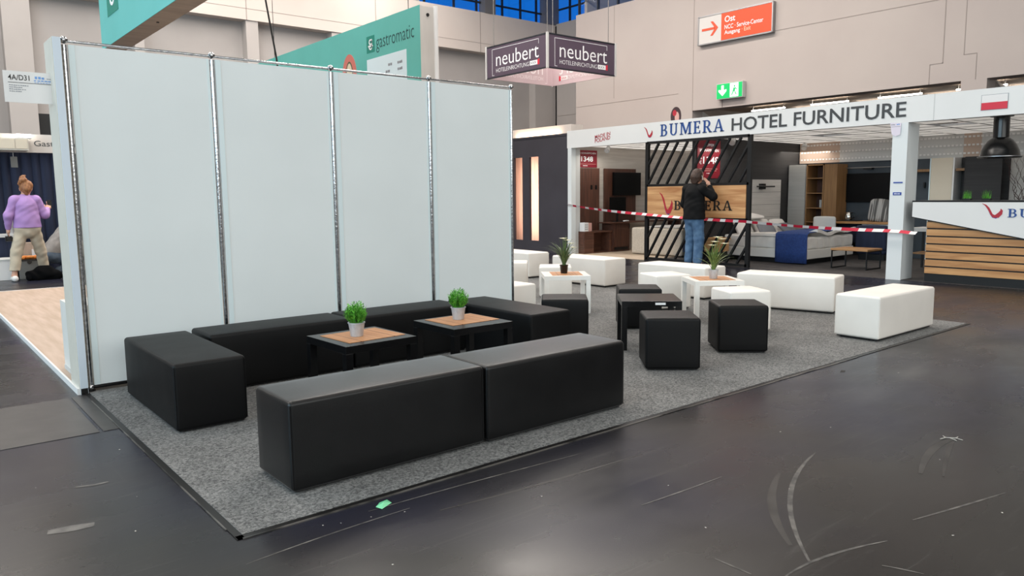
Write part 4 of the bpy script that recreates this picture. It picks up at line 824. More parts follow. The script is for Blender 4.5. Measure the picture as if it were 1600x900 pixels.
def cloth(name, m, parent, x0, x1, y0, y1, zf, nx=36, ny=36, amp=.014, seed=0, thick=.03):
    r = np.random.default_rng(seed); ph = r.uniform(0, 6.28, 12); fr = r.uniform(3, 11, 12); an = r.uniform(0, 3.14, 12); mb = MB(); V = []
    X_ = np.linspace(x0, x1, nx); Y_ = np.linspace(y0, y1, ny)
    for x in X_:
        for y in Y_:
            n_ = sum(math.sin(fr[i]*(x*math.cos(an[i])+y*math.sin(an[i]))+ph[i]) for i in range(12))/12; V.append((x, y, zf(x, y)+amp*n_*2.4))
    top = len(V); V += [(x, y, z-thick) for x, y, z in V]; F = []
    I = lambda i, j: i*ny+j
    for i in range(nx-1):
        for j in range(ny-1): F.append((I(i, j), I(i+1, j), I(i+1, j+1), I(i, j+1))); F.append((top+I(i, j), top+I(i, j+1), top+I(i+1, j+1), top+I(i+1, j)))
    for i in range(nx-1): F += [(I(i, 0), top+I(i, 0), top+I(i+1, 0), I(i+1, 0)), (I(i, ny-1), I(i+1, ny-1), top+I(i+1, ny-1), top+I(i, ny-1))]
    for j in range(ny-1): F += [(I(0, j), I(0, j+1), top+I(0, j+1), top+I(0, j)), (I(nx-1, j), top+I(nx-1, j), top+I(nx-1, j+1), I(nx-1, j+1))]
    mb.add(V, F); return mb.build(name, m, parent, True)
cloth('sheet', 'linen', lb, 12.3, 13.75, 3.75, 5.2, lambda x, y: .66, seed=4)
nt_ = thing('bed_box', 'dark blue bed box with walnut board behind the slatted screen', 'bed'); box('box', 'navy', nt_, 12.25, 3.95, .12, 13.6, 4.20, .38); box('walnut_board', 'walnut', nt_, 12.1, 3.60, .01, 12.16, 3.98, .48); box('foot', 'black_metal', nt_, 12.3, 4.0, .006, 13.5, 4.15, .12)
ns = thing('bedside_table', 'oak bedside table between the beds behind the man', 'table'); box('top', 'oak', ns, 11.85, 3.02, .44, 12.3, 3.36, .48); box('body', 'oak', ns, 11.88, 3.05, .2, 12.28, 3.36, .44); box('leg_frame', 'black_metal', ns, 11.9, 3.07, .006, 12.26, 3.34, .2)

# ---- main bed
BX0, BX1, BY0, BY1 = 12.45, 14.25, 1.42, 3.30
bed = thing('double_bed', 'wide white bed with rumpled linen and blue runner', 'bed'); box('plinth', 'black_metal', bed, BX0+.12, BY0+.12, .006, BX1-.12, BY1, .11)
MB().box(BX0, BY0, .11, BX1, BY1, .29).build('bed_base', 'bed_base', bed, bevel=.015)
def fold_sheet(g): return (.008*np.sin(g[..., 0]*23+g[..., 2]*9+2*np.sin(g[..., 1]*7))+.008*np.sin(g[..., 1]*26+g[..., 2]*11+2*np.sin(g[..., 0]*6))).astype(np.float32)
def softbox(name, m, parent, x0, x1, y0, y1, z0, z1, r, fold=None, res=.022):
    nx = np.linspace(x0, x1, max(2, int((x1-x0)/.0125/1)//4)); 
    V, F = [], []
    b_ = rbox(x1-x0, y1-y0, z1-z0, r, .01, 4, 40); o = b_.build(name, m, parent, True, ((x0+x1)/2, (y0+y1)/2, z0)); me = o.data
    for v in me.vertices:
        n = Vector((math.sin(v.co.y*24+v.co.z*9), math.sin(v.co.x*25+v.co.z*11), math.sin(v.co.x*13+v.co.y*9))); v.co += n*.008
    return o
softbox('mattress', 'linen', bed, BX0+.01, BX1-.01, BY0+.01, BY1, .285, .53, .04)
cloth('duvet', 'linen', bed, BX0-.02, BX1+.02, BY0+.55, BY1-.45, lambda x, y: .575, amp=.012, seed=2, thick=.05)
cloth('duvet_fold', 'linen', bed, BX0+.3, BX1+.02, BY0-.03, BY0+.5, lambda x, y: .60+.02*math.sin(x*8)+.05*math.exp(-((y-BY0)/.1)**2), amp=.02, seed=8, thick=.06)
rn_ = MB(); v = []; prof = [(BX0-.035, .03), (BX0-.035, .25), (BX0-.032, .48), (BX0-.02, .585), (BX0+.05, .618), (BX0+.5, .63), (BX0+1.0, .635), (BX1, .63)]
ys = np.linspace(1.41, 2.08, 14)
for i, (x, z) in enumerate(prof):
    for j, y in enumerate(ys): v.append((x+.006*math.sin(y*19+i), y+(.0 if i > 3 else 0), z+.004*math.sin(y*13+i*2)))
nyy = len(ys); rn_.add(v, [(i*nyy+j, (i+1)*nyy+j, (i+1)*nyy+j+1, i*nyy+j+1) for i in range(len(prof)-1) for j in range(nyy-1)])
ro = rn_.build('bed_runner', 'bed_blue', bed, True); md = ro.modifiers.new('solid', 'SOLIDIFY'); md.thickness = .008; md.offset = 0
def pillow(name, label, m, loc, rot, sx, sy, sz, cat='pillow', group='pillows on the beds'):
    o = rbox(sx, sy, sz, min(sz*.45, .06), .05, 4, 8).build(name, m, None, True); o.location = loc; o.rotation_euler = rot; return tag(o, label, cat, group)
pillow('pillow', 'white pillow leaning at the left of the headboard', 'pillow_white', (12.78, 3.08, .60), (math.radians(62), 0, .1), .55, .42, .10)
pillow('pillow', 'dark grey pillow between the white ones', 'pillow_grey', (13.12, 2.74, .58), (math.radians(55), 0, -.15), .42, .34, .09)
pillow('pillow', 'white pillow beside the dark grey one under the headboard', 'pillow_white', (13.45, 3.06, .60), (math.radians(58), 0, .05), .58, .42, .10)
pillow('pillow', 'smaller dark grey pillow at the right of the bed head', 'pillow_grey', (13.80, 2.70, .58), (math.radians(40), 0, .2), .42, .32, .09)
pillow('pillow', 'white pillow at the far right of the bed head', 'pillow_white', (14.05, 3.04, .60), (math.radians(55), 0, 0), .5, .40, .10)
pillow('pillow', 'white pillow lying flat on top of the upright pillows', 'pillow_white', (13.15, 3.15, .84), (.1, 0, 0), .6, .34, .07)
pillow('pillow', 'light grey pillow on the left bed behind the screen', 'pillow_white', (13.2, 3.75, .70), (math.radians(60), 0, 0), .5, .4, .10)
hb = thing('headboard', 'pale wood headboard panel with black wall lamp on the charcoal wall', 'headboard')
for k in range(5): box('plank', 'limed_panel', hb, 13.45, 3.355, .30+k*.275, 14.66, 3.398, .30+(k+1)*.275-.006)
wl = thing('wall_lamp', 'black bar wall lamp on the pale headboard', 'lamp'); MB().cyl((13.63, 3.30, 1.52), (14.31, 3.30, 1.52), .016, n=10).build('bar', 'black_metal', wl, True); box('mount', 'black_metal', wl, 13.78, 3.29, 1.46, 13.95, 3.355, 1.58)
wd = thing('grey_wardrobe', 'tall light grey wardrobe in the stand corner', 'wardrobe'); box('body', 'grey_cabinet', wd, 15.02, 2.95, .006, 15.45, 3.38, 2.0); box('door', 'grey_cabinet', wd, 15.0, 2.96, .08, 15.02, 3.37, 1.98)
sh = thing('shelf_unit', 'open oak shelf unit with dark compartments beside the grey wardrobe', 'shelf')
for b in ((15.0, 2.91, .006, 15.45, 2.94, 2.0), (15.0, 2.52, .006, 15.45, 2.55, 2.0), (15.0, 2.52, 1.97, 15.45, 2.94, 2.0)): box('side', 'oak_shelf', sh, *b)
for z in (.73, 1.04, 1.37, 1.70): box('shelf', 'oak_shelf', sh, 15.0, 2.55, z-.02, 15.44, 2.91, z)
box('back', 'walnut', sh, 15.43, 2.55, .01, 15.45, 2.91, 1.97)
tag(MB().cyl((15.2, 2.68, 1.04), (15.2, 2.68, 1.21), .03, n=14).build('small_bottle', 'grey_white', None, True), 'small pale bottle on the oak shelf', 'bottle')
op2 = thing('oak_door_panel', 'tall oak panel beside the shelf unit', 'panel'); box('board', 'oak_shelf', op2, 15.0, 2.22, .006, 15.45, 2.51, 1.99)
dk2 = thing('wall_desk', 'oak desk against the slate wall under the television', 'desk'); box('top', 'oak', dk2, 14.85, .98, .71, 15.5, 2.22, .755); box('side', 'oak', dk2, 14.9, .98, .006, 15.5, 1.02, .71); box('drawer', 'sign_white', dk2, 14.9, 1.02, .60, 15.45, 1.58, .70); box('shadow_box', 'navy', dk2, 15.1, 1.6, .3, 15.48, 2.2, .70)
tv2 = thing('television', 'black television on the slate wall above the oak desk', 'television'); MB().box(15.42, 1.22, 1.16, 15.48, 2.27, 1.78).build('screen', 'tv_black', tv2, bevel=.006); box('bracket', 'black_metal', tv2, 15.48, 1.6, 1.4, 15.498, 1.9, 1.6)
pb = thing('picture_light', 'thin steel picture light above the slate wall television', 'lamp'); MB().cyl((15.38, 1.25, 1.90), (15.38, 2.25, 1.90), .011, n=8).build('bar', 'steel', pb, True); box('mount', 'black_metal', pb, 15.38, 1.66, 1.86, 15.5, 1.84, 1.90)
kt = thing('kettle', 'shiny steel kettle on a black tray on the oak desk', 'kettle', (15.1, 1.98, .755)); MB().lathe([(.075, .02), (.08, .03), (.075, .13), (.05, .19), (.02, .20)], n=20).build('body', 'kettle_steel', kt, True); MB().tube([(0, -.06, .18), (0, -.13, .17), (0, -.14, .08), (0, -.08, .05)], .012, 8).build('handle', 'black_gloss', kt, True); MB().cyl((0, 0, .2), (0, 0, .22), .015, n=10).build('lid_knob', 'black_gloss', kt); MB().box(-.15, -.25, 0, .15, .2, .018).build('tray', 'black_metal', kt, bevel=.004)
chs = thing('striped_cushion', 'grey striped cushion leaning on the oak desk', 'cushion', (15.02, 1.28, .757)); o = rbox(.44, .14, .46, .06, .03, 4, 8).build('cover', 'cushion_stripe', chs, True); o.rotation_euler = (math.radians(-14), math.radians(6), math.radians(-66))
dc = thing('dark_cushion', 'dark grey cushion behind the striped one', 'cushion', (15.22, 1.12, .757)); o = rbox(.34, .12, .34, .05, .03, 4, 8).build('cover', 'pillow_grey', dc, True); o.rotation_euler = (0, 0, math.radians(75))
wc_ = thing('white_chair', 'white upholstered chair behind the bed at the desk', 'chair', (14.56, 2.16, .006), math.radians(-80)); MB_s = rbox(.46, .44, .10, .04, .01).build('seat', 'grey_white', wc_, True); MB_s.location.z = .38; bk = rbox(.46, .09, .42, .04, .01).build('backrest', 'grey_white', wc_, True); bk.location = (0, -.2, .44)
for sx in (-1, 1):
    for sy in (-1, 1): MB().cyl((sx*.18, sy*.17, 0), (sx*.16, sy*.15, .39), .014, .018, n=8).build('leg', 'black_metal', wc_)
sf = thing('navy_armchair', 'navy blue armchair in front of the oak desk', 'armchair', (14.56, 1.08, .006)); rbox(.6, .62, .42, .06, .02).build('seat', 'navy', sf, True).location.z = .12; o = rbox(.16, .62, .5, .05, .01).build('backrest', 'navy', sf, True); o.location = (-.25, 0, .2); box('base', 'black_metal', sf, -.25, -.26, 0, .25, .26, .13)
stl = thing('wooden_stool', 'low oak bench with black wire frame at the bed foot', 'stool', (12.5, .50, .006)); MB().box(-.28, -.34, .33, .28, .34, .365).build('top', 'oak', stl, bevel=.004)
for sx in (-1, 1):
    for sy in (-1, 1): box('leg', 'black_metal', stl, sx*.27, sy*.33, 0, sx*.25, sy*.31, .33)
for sy in (-1, 1):
    for z in (0, .31): box('frame_rail', 'black_metal', stl, -.25, sy*.33, z, .25, sy*.31, z+.02)
# items on the far right of the stand
hkp = thing('coat_rack_panel', 'slate panel with oak shelf and coat hooks beyond the column', 'panel'); box('board', 'slate_wall', hkp, 15.30, .36, .006, 15.34, .95, 2.03); box('shelf', 'oak_shelf', hkp, 15.12, .36, 1.77, 15.30, .95, 1.82)
for y in (.5, .75): box('hook', 'black_metal', hkp, 15.24, y, 1.45, 15.30, y+.03, 1.56)
ccb = thing('cream_wardrobe', 'tall cream wardrobe door beyond the column', 'wardrobe'); box('body', 'cream_cabinet', ccb, 15.1, -.06, .006, 15.45, .34, 2.03); box('edge_strip', 'print_paper', ccb, 15.08, .34, .006, 15.45, .355, 2.03); box('edge', 'sign_white', ccb, 15.08, -.10, .006, 15.45, -.07, 2.03)
nc = thing('black_niche', 'dark open niche with oak shelf behind the counter', 'cabinet'); box('back', 'charcoal_wall', nc, 15.38, -.95, .006, 15.44, -.12, 2.03); box('side', 'charcoal_wall', nc, 15.0, -.34, .006, 15.38, -.31, 2.03); box('shelf', 'oak_shelf', nc, 15.1, -.30, 1.77, 15.38, -.12, 1.82); box('front', 'charcoal_wall', nc, 14.98, -.95, .006, 15.0, -.34, 2.03)
struct(box('wall_limed_right', 'limed_wall', None, 15.40, -4.2, .006, 15.5, -.96, 2.04))
wbk = thing('white_shelf_table', 'pale low table with black legs behind the column', 'table', (13.2, -.62, .006)); box('top', 'grey_white', wbk, -.3, -.4, .68, .3, .4, .74); 
for sx in (-1, 1):
    for sy in (-1, 1): box('leg', 'black_metal', wbk, sx*.29, sy*.39, 0, sx*.26, sy*.36, .68)
box('lower_shelf', 'oak_shelf', wbk, -.26, -.36, .28, .26, .36, .30)

# ================================================================== LEFT BACKGROUND STAND
gs = thing('curtain_stand', 'white stand fascia reading Gastfre above a navy curtain', 'sign'); box('fascia', 'banner_side', gs, -3, 10.9, 2.28, 3.2, 11.0, 2.62); box('fascia_shelf', 'cream_board', gs, -3, 10.6, 2.30, 1.12, 10.9, 2.52); put_text('Gastfreund', .78, .105, PY(10.9, 1.25, 2.40), 'ink_grey', gs, t=.004, offset=.004)
for (a, b) in ((-.1, .9), (.92, 1.1)): box('light_box', 'cream_cabinet', gs, a, 10.585, 2.33, b, 10.6, 2.50)
lpg = thing('white_floodlight', 'bright white floodlight on the curtain stand fascia', 'lamp'); box('lens', 'lamp_white', lpg, .95, 10.62, 2.54, 1.18, 10.85, 2.60); box('housing', 'sign_white', lpg, .94, 10.61, 2.521, 1.19, 10.86, 2.54)
cu = thing('navy_curtain', 'navy blue pleated curtain behind the woman in lilac', 'curtain'); 
x = -2.8; k = 0
while x < 3.0:
    wdt = .17+.03*math.sin(k*2.3); mb = MB(); n = 6; v = []
    for i in range(n+1):
        u = i/n; yy = 11.06-.05*math.sin(math.pi*u); v += [(x+wdt*u, yy, .01), (x+wdt*u, yy, 2.30), (x+wdt*u, yy+.01, .01), (x+wdt*u, yy+.01, 2.30)]
    f = []
    for i in range(n): a = 4*i; b = a+4; f += [(a, b, b+1, a+1), (a+2, a+3, b+3, b+2), (a+1, b+1, b+3, a+3), (a, a+2, b+2, b)]
    mb.add(v, f); mb.build('pleat', 'navy', cu, True); x += wdt-.004; k += 1
tg = thing('hanging_tag', 'small grey card hanging on the navy curtain', 'card'); box('card', 'crate_grey', tg, .86, 10.98, 2.0, .97, 10.985, 2.2); box('string', 'steel', tg, .905, 10.98, 2.2, .912, 10.984, 2.29)
pbx = thing('white_crate', 'low white box on the floor behind the woman', 'box'); MB().box(-.4, 9.62, 0, .66, 10.2, .36).build('carton', 'sign_white', pbx, bevel=.006); box('lid', 'grey_white', pbx, -.41, 9.61, .34, .67, 10.21, .365)
dcn = thing('demo_counter', 'grey counter with dark blue front at the left picture edge', 'counter'); box('body', 'navy', dcn, -.3, 10.35, 0, .80, 10.8, .72); box('top', 'grey_white', dcn, -.35, 10.3, .72, .86, 10.85, .77); box('side_strip', 'crate_grey', dcn, .30, 10.33, 0, .42, 10.35, .72)
urn = thing('glass_dispenser', 'round silver appliance on the demo counter', 'appliance', (.70, 10.5, .77)); MB().lathe([(.06, 0), (.06, .12), (.075, .14), (.08, .2), (.06, .28), (.03, .3)], n=16).build('body', 'zinc', urn, True); MB().lathe([(.03, .3), (.05, .31), (.03, .34)], n=12).build('lid', 'black_gloss', urn, True)
gc = thing('grey_tool_bin', 'grey bin with orange packets between the standing legs', 'bin', (.86, 9.75, 0)); MB().box(-.17, -.15, 0, .17, .15, .34).build('bin_body', 'crate_grey', gc, bevel=.01); box('rim', 'black_gloss', gc, -.18, -.16, .32, .18, .16, .35); MB().cyl((-.01, -.17, .30), (-.01, -.15, .30), .035, n=12).build('latch', 'black_gloss', gc)
for k in range(6): o = rbox(.12, .08, .04, .015).build('orange_packet', 'ring_orange', None, True, (.74+.05*k, 9.72+.03*(k % 3), .35+.015*(k % 2))); o.rotation_euler.z = k*.9; tag(o, 'small orange packet lying in the grey bin', 'packet', 'orange packets in the bin')
wbx2 = thing('beige_carton', 'beige carton standing behind the grey bin', 'box'); box('carton', 'laminate_l', wbx2, .78, 10.0, 0, 1.08, 10.25, .62); box('tube', 'sign_white', wbx2, .95, 9.97, .34, 1.02, 10.0, .50)
soft('black_bag', 'bag_black', None, [C((.84, 9.32, .09), (1.20, 9.30, .08), .10, .085, (1, 1, .9)), C((.98, 9.33, .14), (1.08, 9.33, .15), .10, .09), C((.82, 9.28, .05), (1.24, 9.26, .04), .06, .05)], .012, .05, lambda g: (.009*np.sin(g[..., 0]*23+g[..., 2]*30+3*np.sin(g[..., 0]*11+g[..., 1]*14))).astype(np.float32))
tag(bpy.data.objects['black_bag'], 'crumpled black bag lying on the floor in front of the bin', 'bag')

# ================================================================== PEOPLE
def fingers(wrist, d, side, spread, curl, L=.085):
    """palm and five fingers; d: direction of the hand, side: palm-width direction towards the thumb, curl: bending direction"""
    d, s_, c_ = Vector(d).normalized(), Vector(side).normalized(), Vector(curl).normalized(); w0 = Vector(wrist); P = [C(w0, w0+d*.05, .026, .022, k=.02), C(w0+d*.05-s_*.028, w0+d*.075+s_*.028, .018, .018, k=.02), C(w0+d*.03-s_*.02, w0+d*.03+s_*.02, .022, .022, k=.02)]
    for i, (o, l) in enumerate(((.030, .92), (.010, 1.0), (-.010, .95), (-.029, .76))):
        a = w0+d*.082+s_*o; b = a+(d+c_*.25)*L*.5*l; e = b+(d*.55+c_*.8)*L*.5*l
        P += [C(a, b, .0095, .009, k=.006), C(b, e, .009, .0075, k=.006)]
    a = w0+d*.03+s_*.03; b = a+(d*.6+s_*.8)*.035; P += [C(a, b, .012, .0105, k=.01), C(b, b+(d*.9+c_*.4)*.03, .0105, .008, k=.006)]
    return P
def head(c, yawv, tilt=(0, 0, 0)):
    c = Vector(c); f = Vector(yawv).normalized(); r = f.cross(Vector((0, 0, 1)))
    P = [C(c+Vector((0, 0, .03)), c+f*.012+Vector((0, 0, .03)), .094, .094, k=.03), C(c+f*.02-Vector((0, 0, .02)), c+f*.04-Vector((0, 0, .075)), .072, .046, k=.04), C(c+f*.095-Vector((0, 0, .0)), c+f*.112-Vector((0, 0, .028)), .010, .014, k=.015),
         C(c+f*.082-r*.022-Vector((0, 0, .063)), c+f*.082+r*.022-Vector((0, 0, .063)), .010, .010, k=.012)]
    for s_ in (-1, 1): P += [C(c+r*s_*.088+Vector((0, 0, .012)), c+r*s_*.088-f*.008-Vector((0, 0, .025)), .016, .011, k=.012), C(c+f*.082+r*s_*.034+Vector((0, 0, .014)), c+f*.086+r*s_*.036+Vector((0, 0, .014)), .012, .012, k=.01)]
    return P
def eyes(c, f, t):
    f = Vector(f).normalized(); r = f.cross(Vector((0, 0, 1)))
    for s_ in (-1, 1): MB().ball(Vector(c)+f*.092+r*s_*.035+Vector((0, 0, .012)), .009, 5).build('eye', 'ink_black', t, True)
def cloth_fold(a):
    return lambda g: (a*(np.sin(g[..., 2]*31+g[..., 0]*22+2*np.sin(g[..., 1]*15+g[..., 0]*9))*.6+np.sin(g[..., 2]*47-g[..., 0]*37+2.2*np.sin(g[..., 2]*11+g[..., 1]*8))*.5)).astype(np.float32)
def figure(name, label, loc, rz, J, top_m, leg_m, shoe_m, hair_m, face, hand_l, hand_r, hair, W=1.0, zs=1.0):
    t = thing(name, label, 'person', loc, rz)
    P = [C(J['hipL'], J['hipR'], .11*W), C((0, 0, J['pel'][2]), J['chest'], .12*W, .13*W), C(J['chest'], J['neck'], .12*W, .06), C(J['neck'], J['head'], .052, .06), C(J['shL'], J['shR'], .062*W)]
    for s_ in 'LR': P += [C(J['sh'+s_], J['el'+s_], .052*W, .042), C(J['el'+s_], J['wr'+s_], .042, .028), C(J['hip'+s_], J['kn'+s_], .085*W, .058), C(J['kn'+s_], J['an'+s_], .058, .04), C(J['an'+s_], Vector(J['an'+s_])+Vector((0, .12, -.05)), .038, .03)]
    P += head(J['head'], face)+hand_l+hand_r
    soft('body', 'skin', t, P, .0085, .03); eyes(J['head'], face, t)
    pe, ch = Vector(J['pel']), Vector(J['chest']); hem = Vector(J['hem'])
    x_ = Vector((.075*W, 0, 0))
    T = []
    for s_ in (-1, 1): T += [C(hem+x_*s_*1.1-Vector((0, 0, .1)), pe.lerp(ch, .35)+x_*s_, .138*W, .120*W), C(pe.lerp(ch, .35)+x_*s_, ch+x_*s_+Vector((0, 0, .02)), .115*W, .115*W)]
    T += [C(hem-Vector((0, 0, .1)), pe.lerp(ch, .4), .165*W, .155*W, (1, .95, 1)), C(pe.lerp(ch, .4), ch+Vector((0, 0, .02)), .15*W, .15*W, (1, .95, 1)), C(ch, Vector(J['neck'])-Vector((0, 0, .06)), .15*W, .10*W)]
    T += [C(J['shL'], J['shR'], .078*W), C(Vector(J['neck'])-Vector((0, 0, .05)), Vector(J['neck'])-Vector((0, 0, .005)), .085, .07)]
    for s_ in 'LR': T += [C(J['sh'+s_], J['el'+s_], .078*W, .068*W), C(J['el'+s_], Vector(J['el'+s_]).lerp(Vector(J['wr'+s_]), .9), .068*W, .047*W)]
    lowest = min(J['wrL'][2], J['wrR'][2])
    tor = [q for q in T[:7]]; soft('top', top_m, t, tor, .010, .045, cloth_fold(.004), clip=(hem.z, 9))
    soft('sleeves', top_m, t, T[7:], .010, .045, cloth_fold(.004))
    L = [C(Vector(J['hipL'])+Vector((0, 0, .03)), Vector(J['hipR'])+Vector((0, 0, .03)), .116*W), C((0, 0, J['hipL'][2]-.05), (0, 0, J['hipL'][2]+.04), .118*W)]
    for s_ in 'LR': L += [C(J['hip'+s_], J['kn'+s_], .105*W, .088*W), C(J['kn'+s_], Vector(J['kn'+s_]).lerp(Vector(J['an'+s_]), J['crop']), .088*W, .078*W)]
    soft('trousers', leg_m, t, L, .010, .035, cloth_fold(.004), clip=(.04 if J['crop'] > .9 else .19, hem.z+.03))
    for s_ in 'LR':
        a = Vector(J['an'+s_]); soft('shoe', shoe_m, t, [C((a.x, a.y-.045, .048), (a.x, a.y+.16, .040), .044, .036), C((a.x, a.y-.03, .06), (a.x, a.y+.02, .085), .045, .042)], .010, .03)
    soft('hair', hair_m, t, hair, .009, .03, lambda g: (.003*np.sin(g[..., 0]*160)*np.sin(g[..., 2]*60)).astype(np.float32))
    return t
# woman in lilac seen from behind
hz = 1.60
figure('person', 'person in lilac sweatshirt and beige trousers seen from behind, hair tied up', (.83, 9.28, 0), math.radians(4),
    dict(pel=(0, 0, .93), chest=(0, .01, 1.30), neck=(0, .015, 1.45), head=(.03, .03, hz-.02), shL=(-.155, 0, 1.385), shR=(.155, 0, 1.385), elL=(-.27, -.01, 1.12), wrL=(-.275, .06, .90), elR=(.28, .03, 1.13), wrR=(.36, .16, 1.23), hipL=(-.085, 0, .90), hipR=(.085, 0, .90), knL=(-.19, .03, .50), knR=(.20, .17, .50), anL=(-.255, 0, .10), anR=(.28, .34, .10), hem=(0, 0, .915), crop=.78),
    'lilac', 'beige_cloth', 'shoe_white', 'hair_brown', (.45, .9, 0), fingers((-.275, .065, .895), (0, .1, -1), (0, 1, 0), 0, (1, .2, -.2)), fingers((.36, .165, 1.235), (.35, .6, .45), (-1, 0, .3), 0, (-.3, .2, .6)),
    [C((.03, .01, 1.63), (.02, -.01, 1.60), .106, .095), C((.02, -.05, 1.56), (.02, -.045, 1.50), .06, .035), C((-.005, -.03, 1.73), (-.02, -.02, 1.76), .055, .042, k=.02), C((-.05, -.05, 1.72), (-.08, -.03, 1.66), .03, .02), C((.0, -.02, 1.79), (.02, -.02, 1.80), .025, .018)])
tag(MB().box(-.036, -.004, -.07, .036, .004, .07).build('smartphone', 'black_gloss', None, loc=(1.22, 9.54, 1.315), bevel=.003), 'dark phone held up by the person in lilac', 'phone')
cm = thing('hand_camera', 'black camera held low in the hand of the person in lilac', 'camera', (.55, 9.34, .72)); MB().box(-.05, -.04, -.03, .05, .04, .06).build('body', 'black_gloss', cm, bevel=.01); MB().cyl((0, -.04, .01), (0, -.09, .01), .032, n=14).build('lens', 'black_metal', cm, True); MB().box(-.012, -.01, .06, .012, .01, .12).build('strap', 'black_metal', cm)
# man telephoning
figure('person', 'person in black jacket and jeans telephoning in front of the screen', (10.80, 2.82, 0), math.radians(-90),
    dict(pel=(0, 0, .98), chest=(0, .01, 1.38), neck=(0, .03, 1.54), head=(.02, .07, 1.70), shL=(-.175, 0, 1.46), shR=(.175, 0, 1.46), elL=(-.27, .05, 1.18), wrL=(-.17, .24, 1.08), elR=(.33, .13, 1.32), wrR=(.20, .19, 1.52), hipL=(-.09, 0, .94), hipR=(.09, 0, .94), knL=(-.11, .06, .52), knR=(.11, .02, .52), anL=(-.12, .02, .10), anR=(.12, -.03, .10), hem=(0, 0, .90), crop=.97),
    'jacket_black', 'denim', 'shoe_dark', 'hair_dark', (.25, 1, 0), fingers((-.17, .245, 1.08), (.7, .6, -.1), (0, 0, 1), 0, (.3, -.6, 0)), fingers((.195, .185, 1.53), (-.35, -.35, .85), (0, 1, .2), 0, (-.8, -.1, .4)),
    [C((.02, .045, 1.745), (.015, .03, 1.72), .108, .104), C((.01, -.005, 1.68), (.01, -.01, 1.60), .085, .06), C((-.05, .02, 1.66), (-.05, .01, 1.62), .055, .04), C((.07, .02, 1.68), (.07, .01, 1.63), .05, .035)], W=1.08)
ph = MB().box(-.036, -.005, -.075, .036, .005, .075).build('smartphone', 'steel', None, loc=(10.87, 2.695, 1.685), bevel=.003); ph.rotation_euler = (math.radians(-18), math.radians(25), math.radians(20)); tag(ph, 'phone held at the ear of the person in black', 'phone')
# crouching helper, half hidden by the end post
ck = thing('person', 'person in grey hoodie and jeans crouching beside the end post', 'person', (1.30, 10.15, 0))
soft('body', 'skin', ck, [C((0, 0, .42), (.26, 0, .80), .13, .14), C((.26, 0, .80), (.38, 0, .92), .12, .07), C((.38, 0, .92), (.47, .02, .96), .05, .055), C((-.02, -.12, .38), (.38, -.12, .22), .08, .06), C((.38, -.12, .22), (.03, -.12, .08), .055, .04), C((-.02, .1, .38), (.36, .12, .28), .08, .06), C((.36, .12, .28), (.2, .12, .06), .055, .04), C((.34, -.17, .82), (.40, -.2, .55), .05, .04), C((.40, -.2, .55), (.50, -.18, .33), .04, .028), C((.34, .16, .82), (.46, .18, .55), .05, .04), C((.46, .18, .55), (.55, .1, .36), .04, .028), C((-.0, -.12, .05), (.12, -.12, .04), .035, .03)]+head((.52, .02, 1.0), (1, 0, -.3))+fingers((.50, -.18, .33), (.4, 0, -1), (0, 1, 0), 0, (1, 0, .2))+fingers((.55, .1, .36), (.4, 0, -1), (0, -1, 0), 0, (1, 0, .2)), .0095, .03)
soft('hoodie', 'hoodie', ck, [C((-.0, -.08, .46), (.27, -.09, .80), .155, .155), C((-.0, .08, .46), (.27, .09, .80), .155, .155), C((.31, -.12, .84), (.31, .12, .84), .11), C((.34, -.17, .82), (.40, -.2, .55), .085, .07), C((.40, -.2, .55), (.48, -.18, .38), .07, .05), C((.34, .16, .82), (.46, .18, .55), .085, .07), C((.46, .18, .55), (.53, .1, .4), .07, .05), C((.32, -.05, .96), (.34, .07, .96), .075, .075)], .011, .05, cloth_fold(.005))
soft('trousers', 'denim_dark', ck, [C((-.02, -.10, .36), (-.02, .1, .36), .14), C((-.02, -.12, .36), (.38, -.12, .22), .115, .10), C((.38, -.12, .2), (.06, -.12, .09), .09, .075), C((-.02, .1, .36), (.36, .12, .28), .115, .10), C((.36, .12, .26), (.2, .12, .09), .09, .075)], .011, .04, cloth_fold(.005))
for y, x in ((-.12, .02), (.12, .22)): soft('shoe', 'shoe_white', ck, [C((x-.04, y, .045), (x+.16, y, .04), .042, .036)], .011, .03)
soft('hair', 'hair_dark', ck, [C((.51, .02, 1.05), (.48, .02, 1.02), .105, .10)], .012)

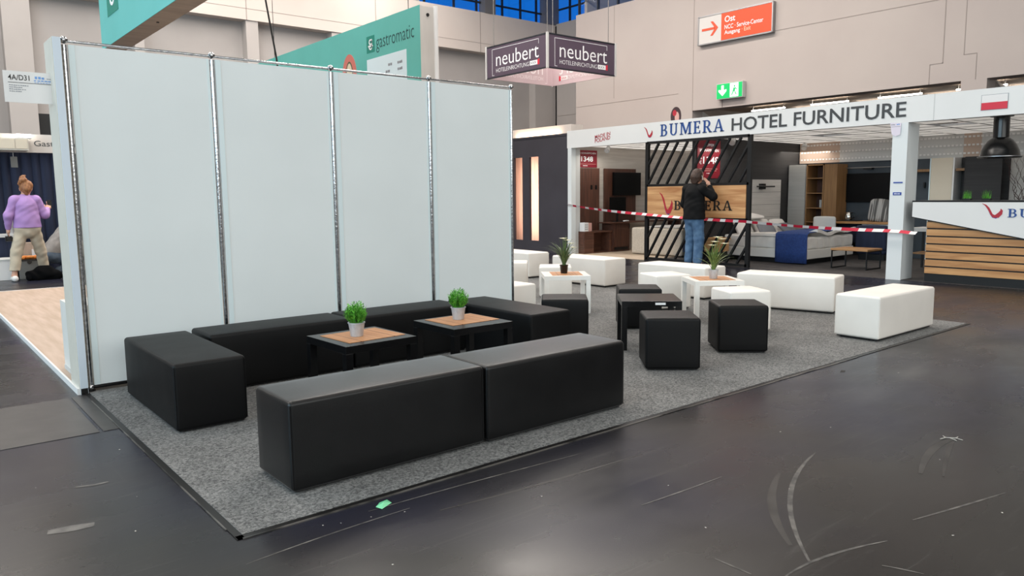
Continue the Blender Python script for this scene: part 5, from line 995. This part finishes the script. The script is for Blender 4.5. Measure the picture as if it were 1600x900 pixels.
# ================================================================== FLOOR LITTER
gw = MB(); gw.add([(-.045, -.018, .002), (.03, -.03, .003), (.055, .005, .004), (.02, .026, .002), (-.04, .016, .006), (0, -.004, .016), (.02, .0, .014)], [(0, 1, 5), (1, 6, 5), (1, 2, 6), (2, 3, 6), (3, 5, 6), (3, 4, 5), (4, 0, 5)])
tag(gw.build('candy_wrapper', 'litter_green', None, loc=(.585, -3.20, 0), rz=.6), 'crumpled light green wrapper on the floor at the carpet edge', 'wrapper')
lf = MB(); lf.tube([(-.06, 0, .003), (-.02, .012, .006), (.03, 0, .004), (.06, .02, .003)], .0025, 5).tube([(-.02, .012, .006), (-.01, .05, .003)], .002, 4).tube([(0, .005, .005), (.01, -.04, .003)], .002, 4).tube([(.03, 0, .005), (.05, -.035, .003)], .002, 4)
tag(lf.build('twig_scrap', 'litter_white', None, loc=(3.50, -4.50, 0), rz=-.6), 'small pale twig-like scrap lying on the floor at the right', 'litter')
df = MB(); df.add([(-.05, 0, .001), (0, .015, .01), (.05, .005, .002), (.005, -.012, .002)], [(0, 1, 3), (1, 2, 3)]); tag(df.build('dark_scrap', 'litter_dark', None, loc=(4.62, -3.30, 0)), 'dark leaf-like scrap beside the right carpet edge', 'litter')
r = random.Random(21)
spots = [(.35, -3.25), (.28, -3.22), (.62, -3.33), (.48, -3.28), (.02, -2.9), (-.42, -2.0), (-.25, -2.35), (-.35, -2.75), (.33, -3.72), (-.6, -1.9), (2.9, -3.8), (3.2, -3.95), (2.5, -3.7), (3.9, -4.2), (2.15, -4.3), (1.75, -3.9), (4.4, -4.1), (3.1, -4.6), (1.5, -4.3), (2.6, -5.05), (2.2, -5.0), (4.9, -3.6), (5.6, -3.9), (6.3, -3.7), (5.2, -4.4), (-.15, -1.55), (-.55, -1.35), (8.2, -2.6), (9.0, -2.9), (1.2, -3.6)]
for (x, y) in spots:
    s_ = r.uniform(.003, .007); mb = MB(); n = 5; mb.add([(s_*math.cos(k*1.256)*r.uniform(.6, 1.3), s_*math.sin(k*1.256)*r.uniform(.4, 1), .001) for k in range(n)]+[(0, 0, s_*.5)], [(k, (k+1) % n, n) for k in range(n)])
    tag(mb.build('paper_crumb', 'litter_white', None, loc=(x, y, 0), rz=r.uniform(0, 6)), 'tiny pale crumb of paper on the dark floor', 'litter', 'pale crumbs on the hall floor')
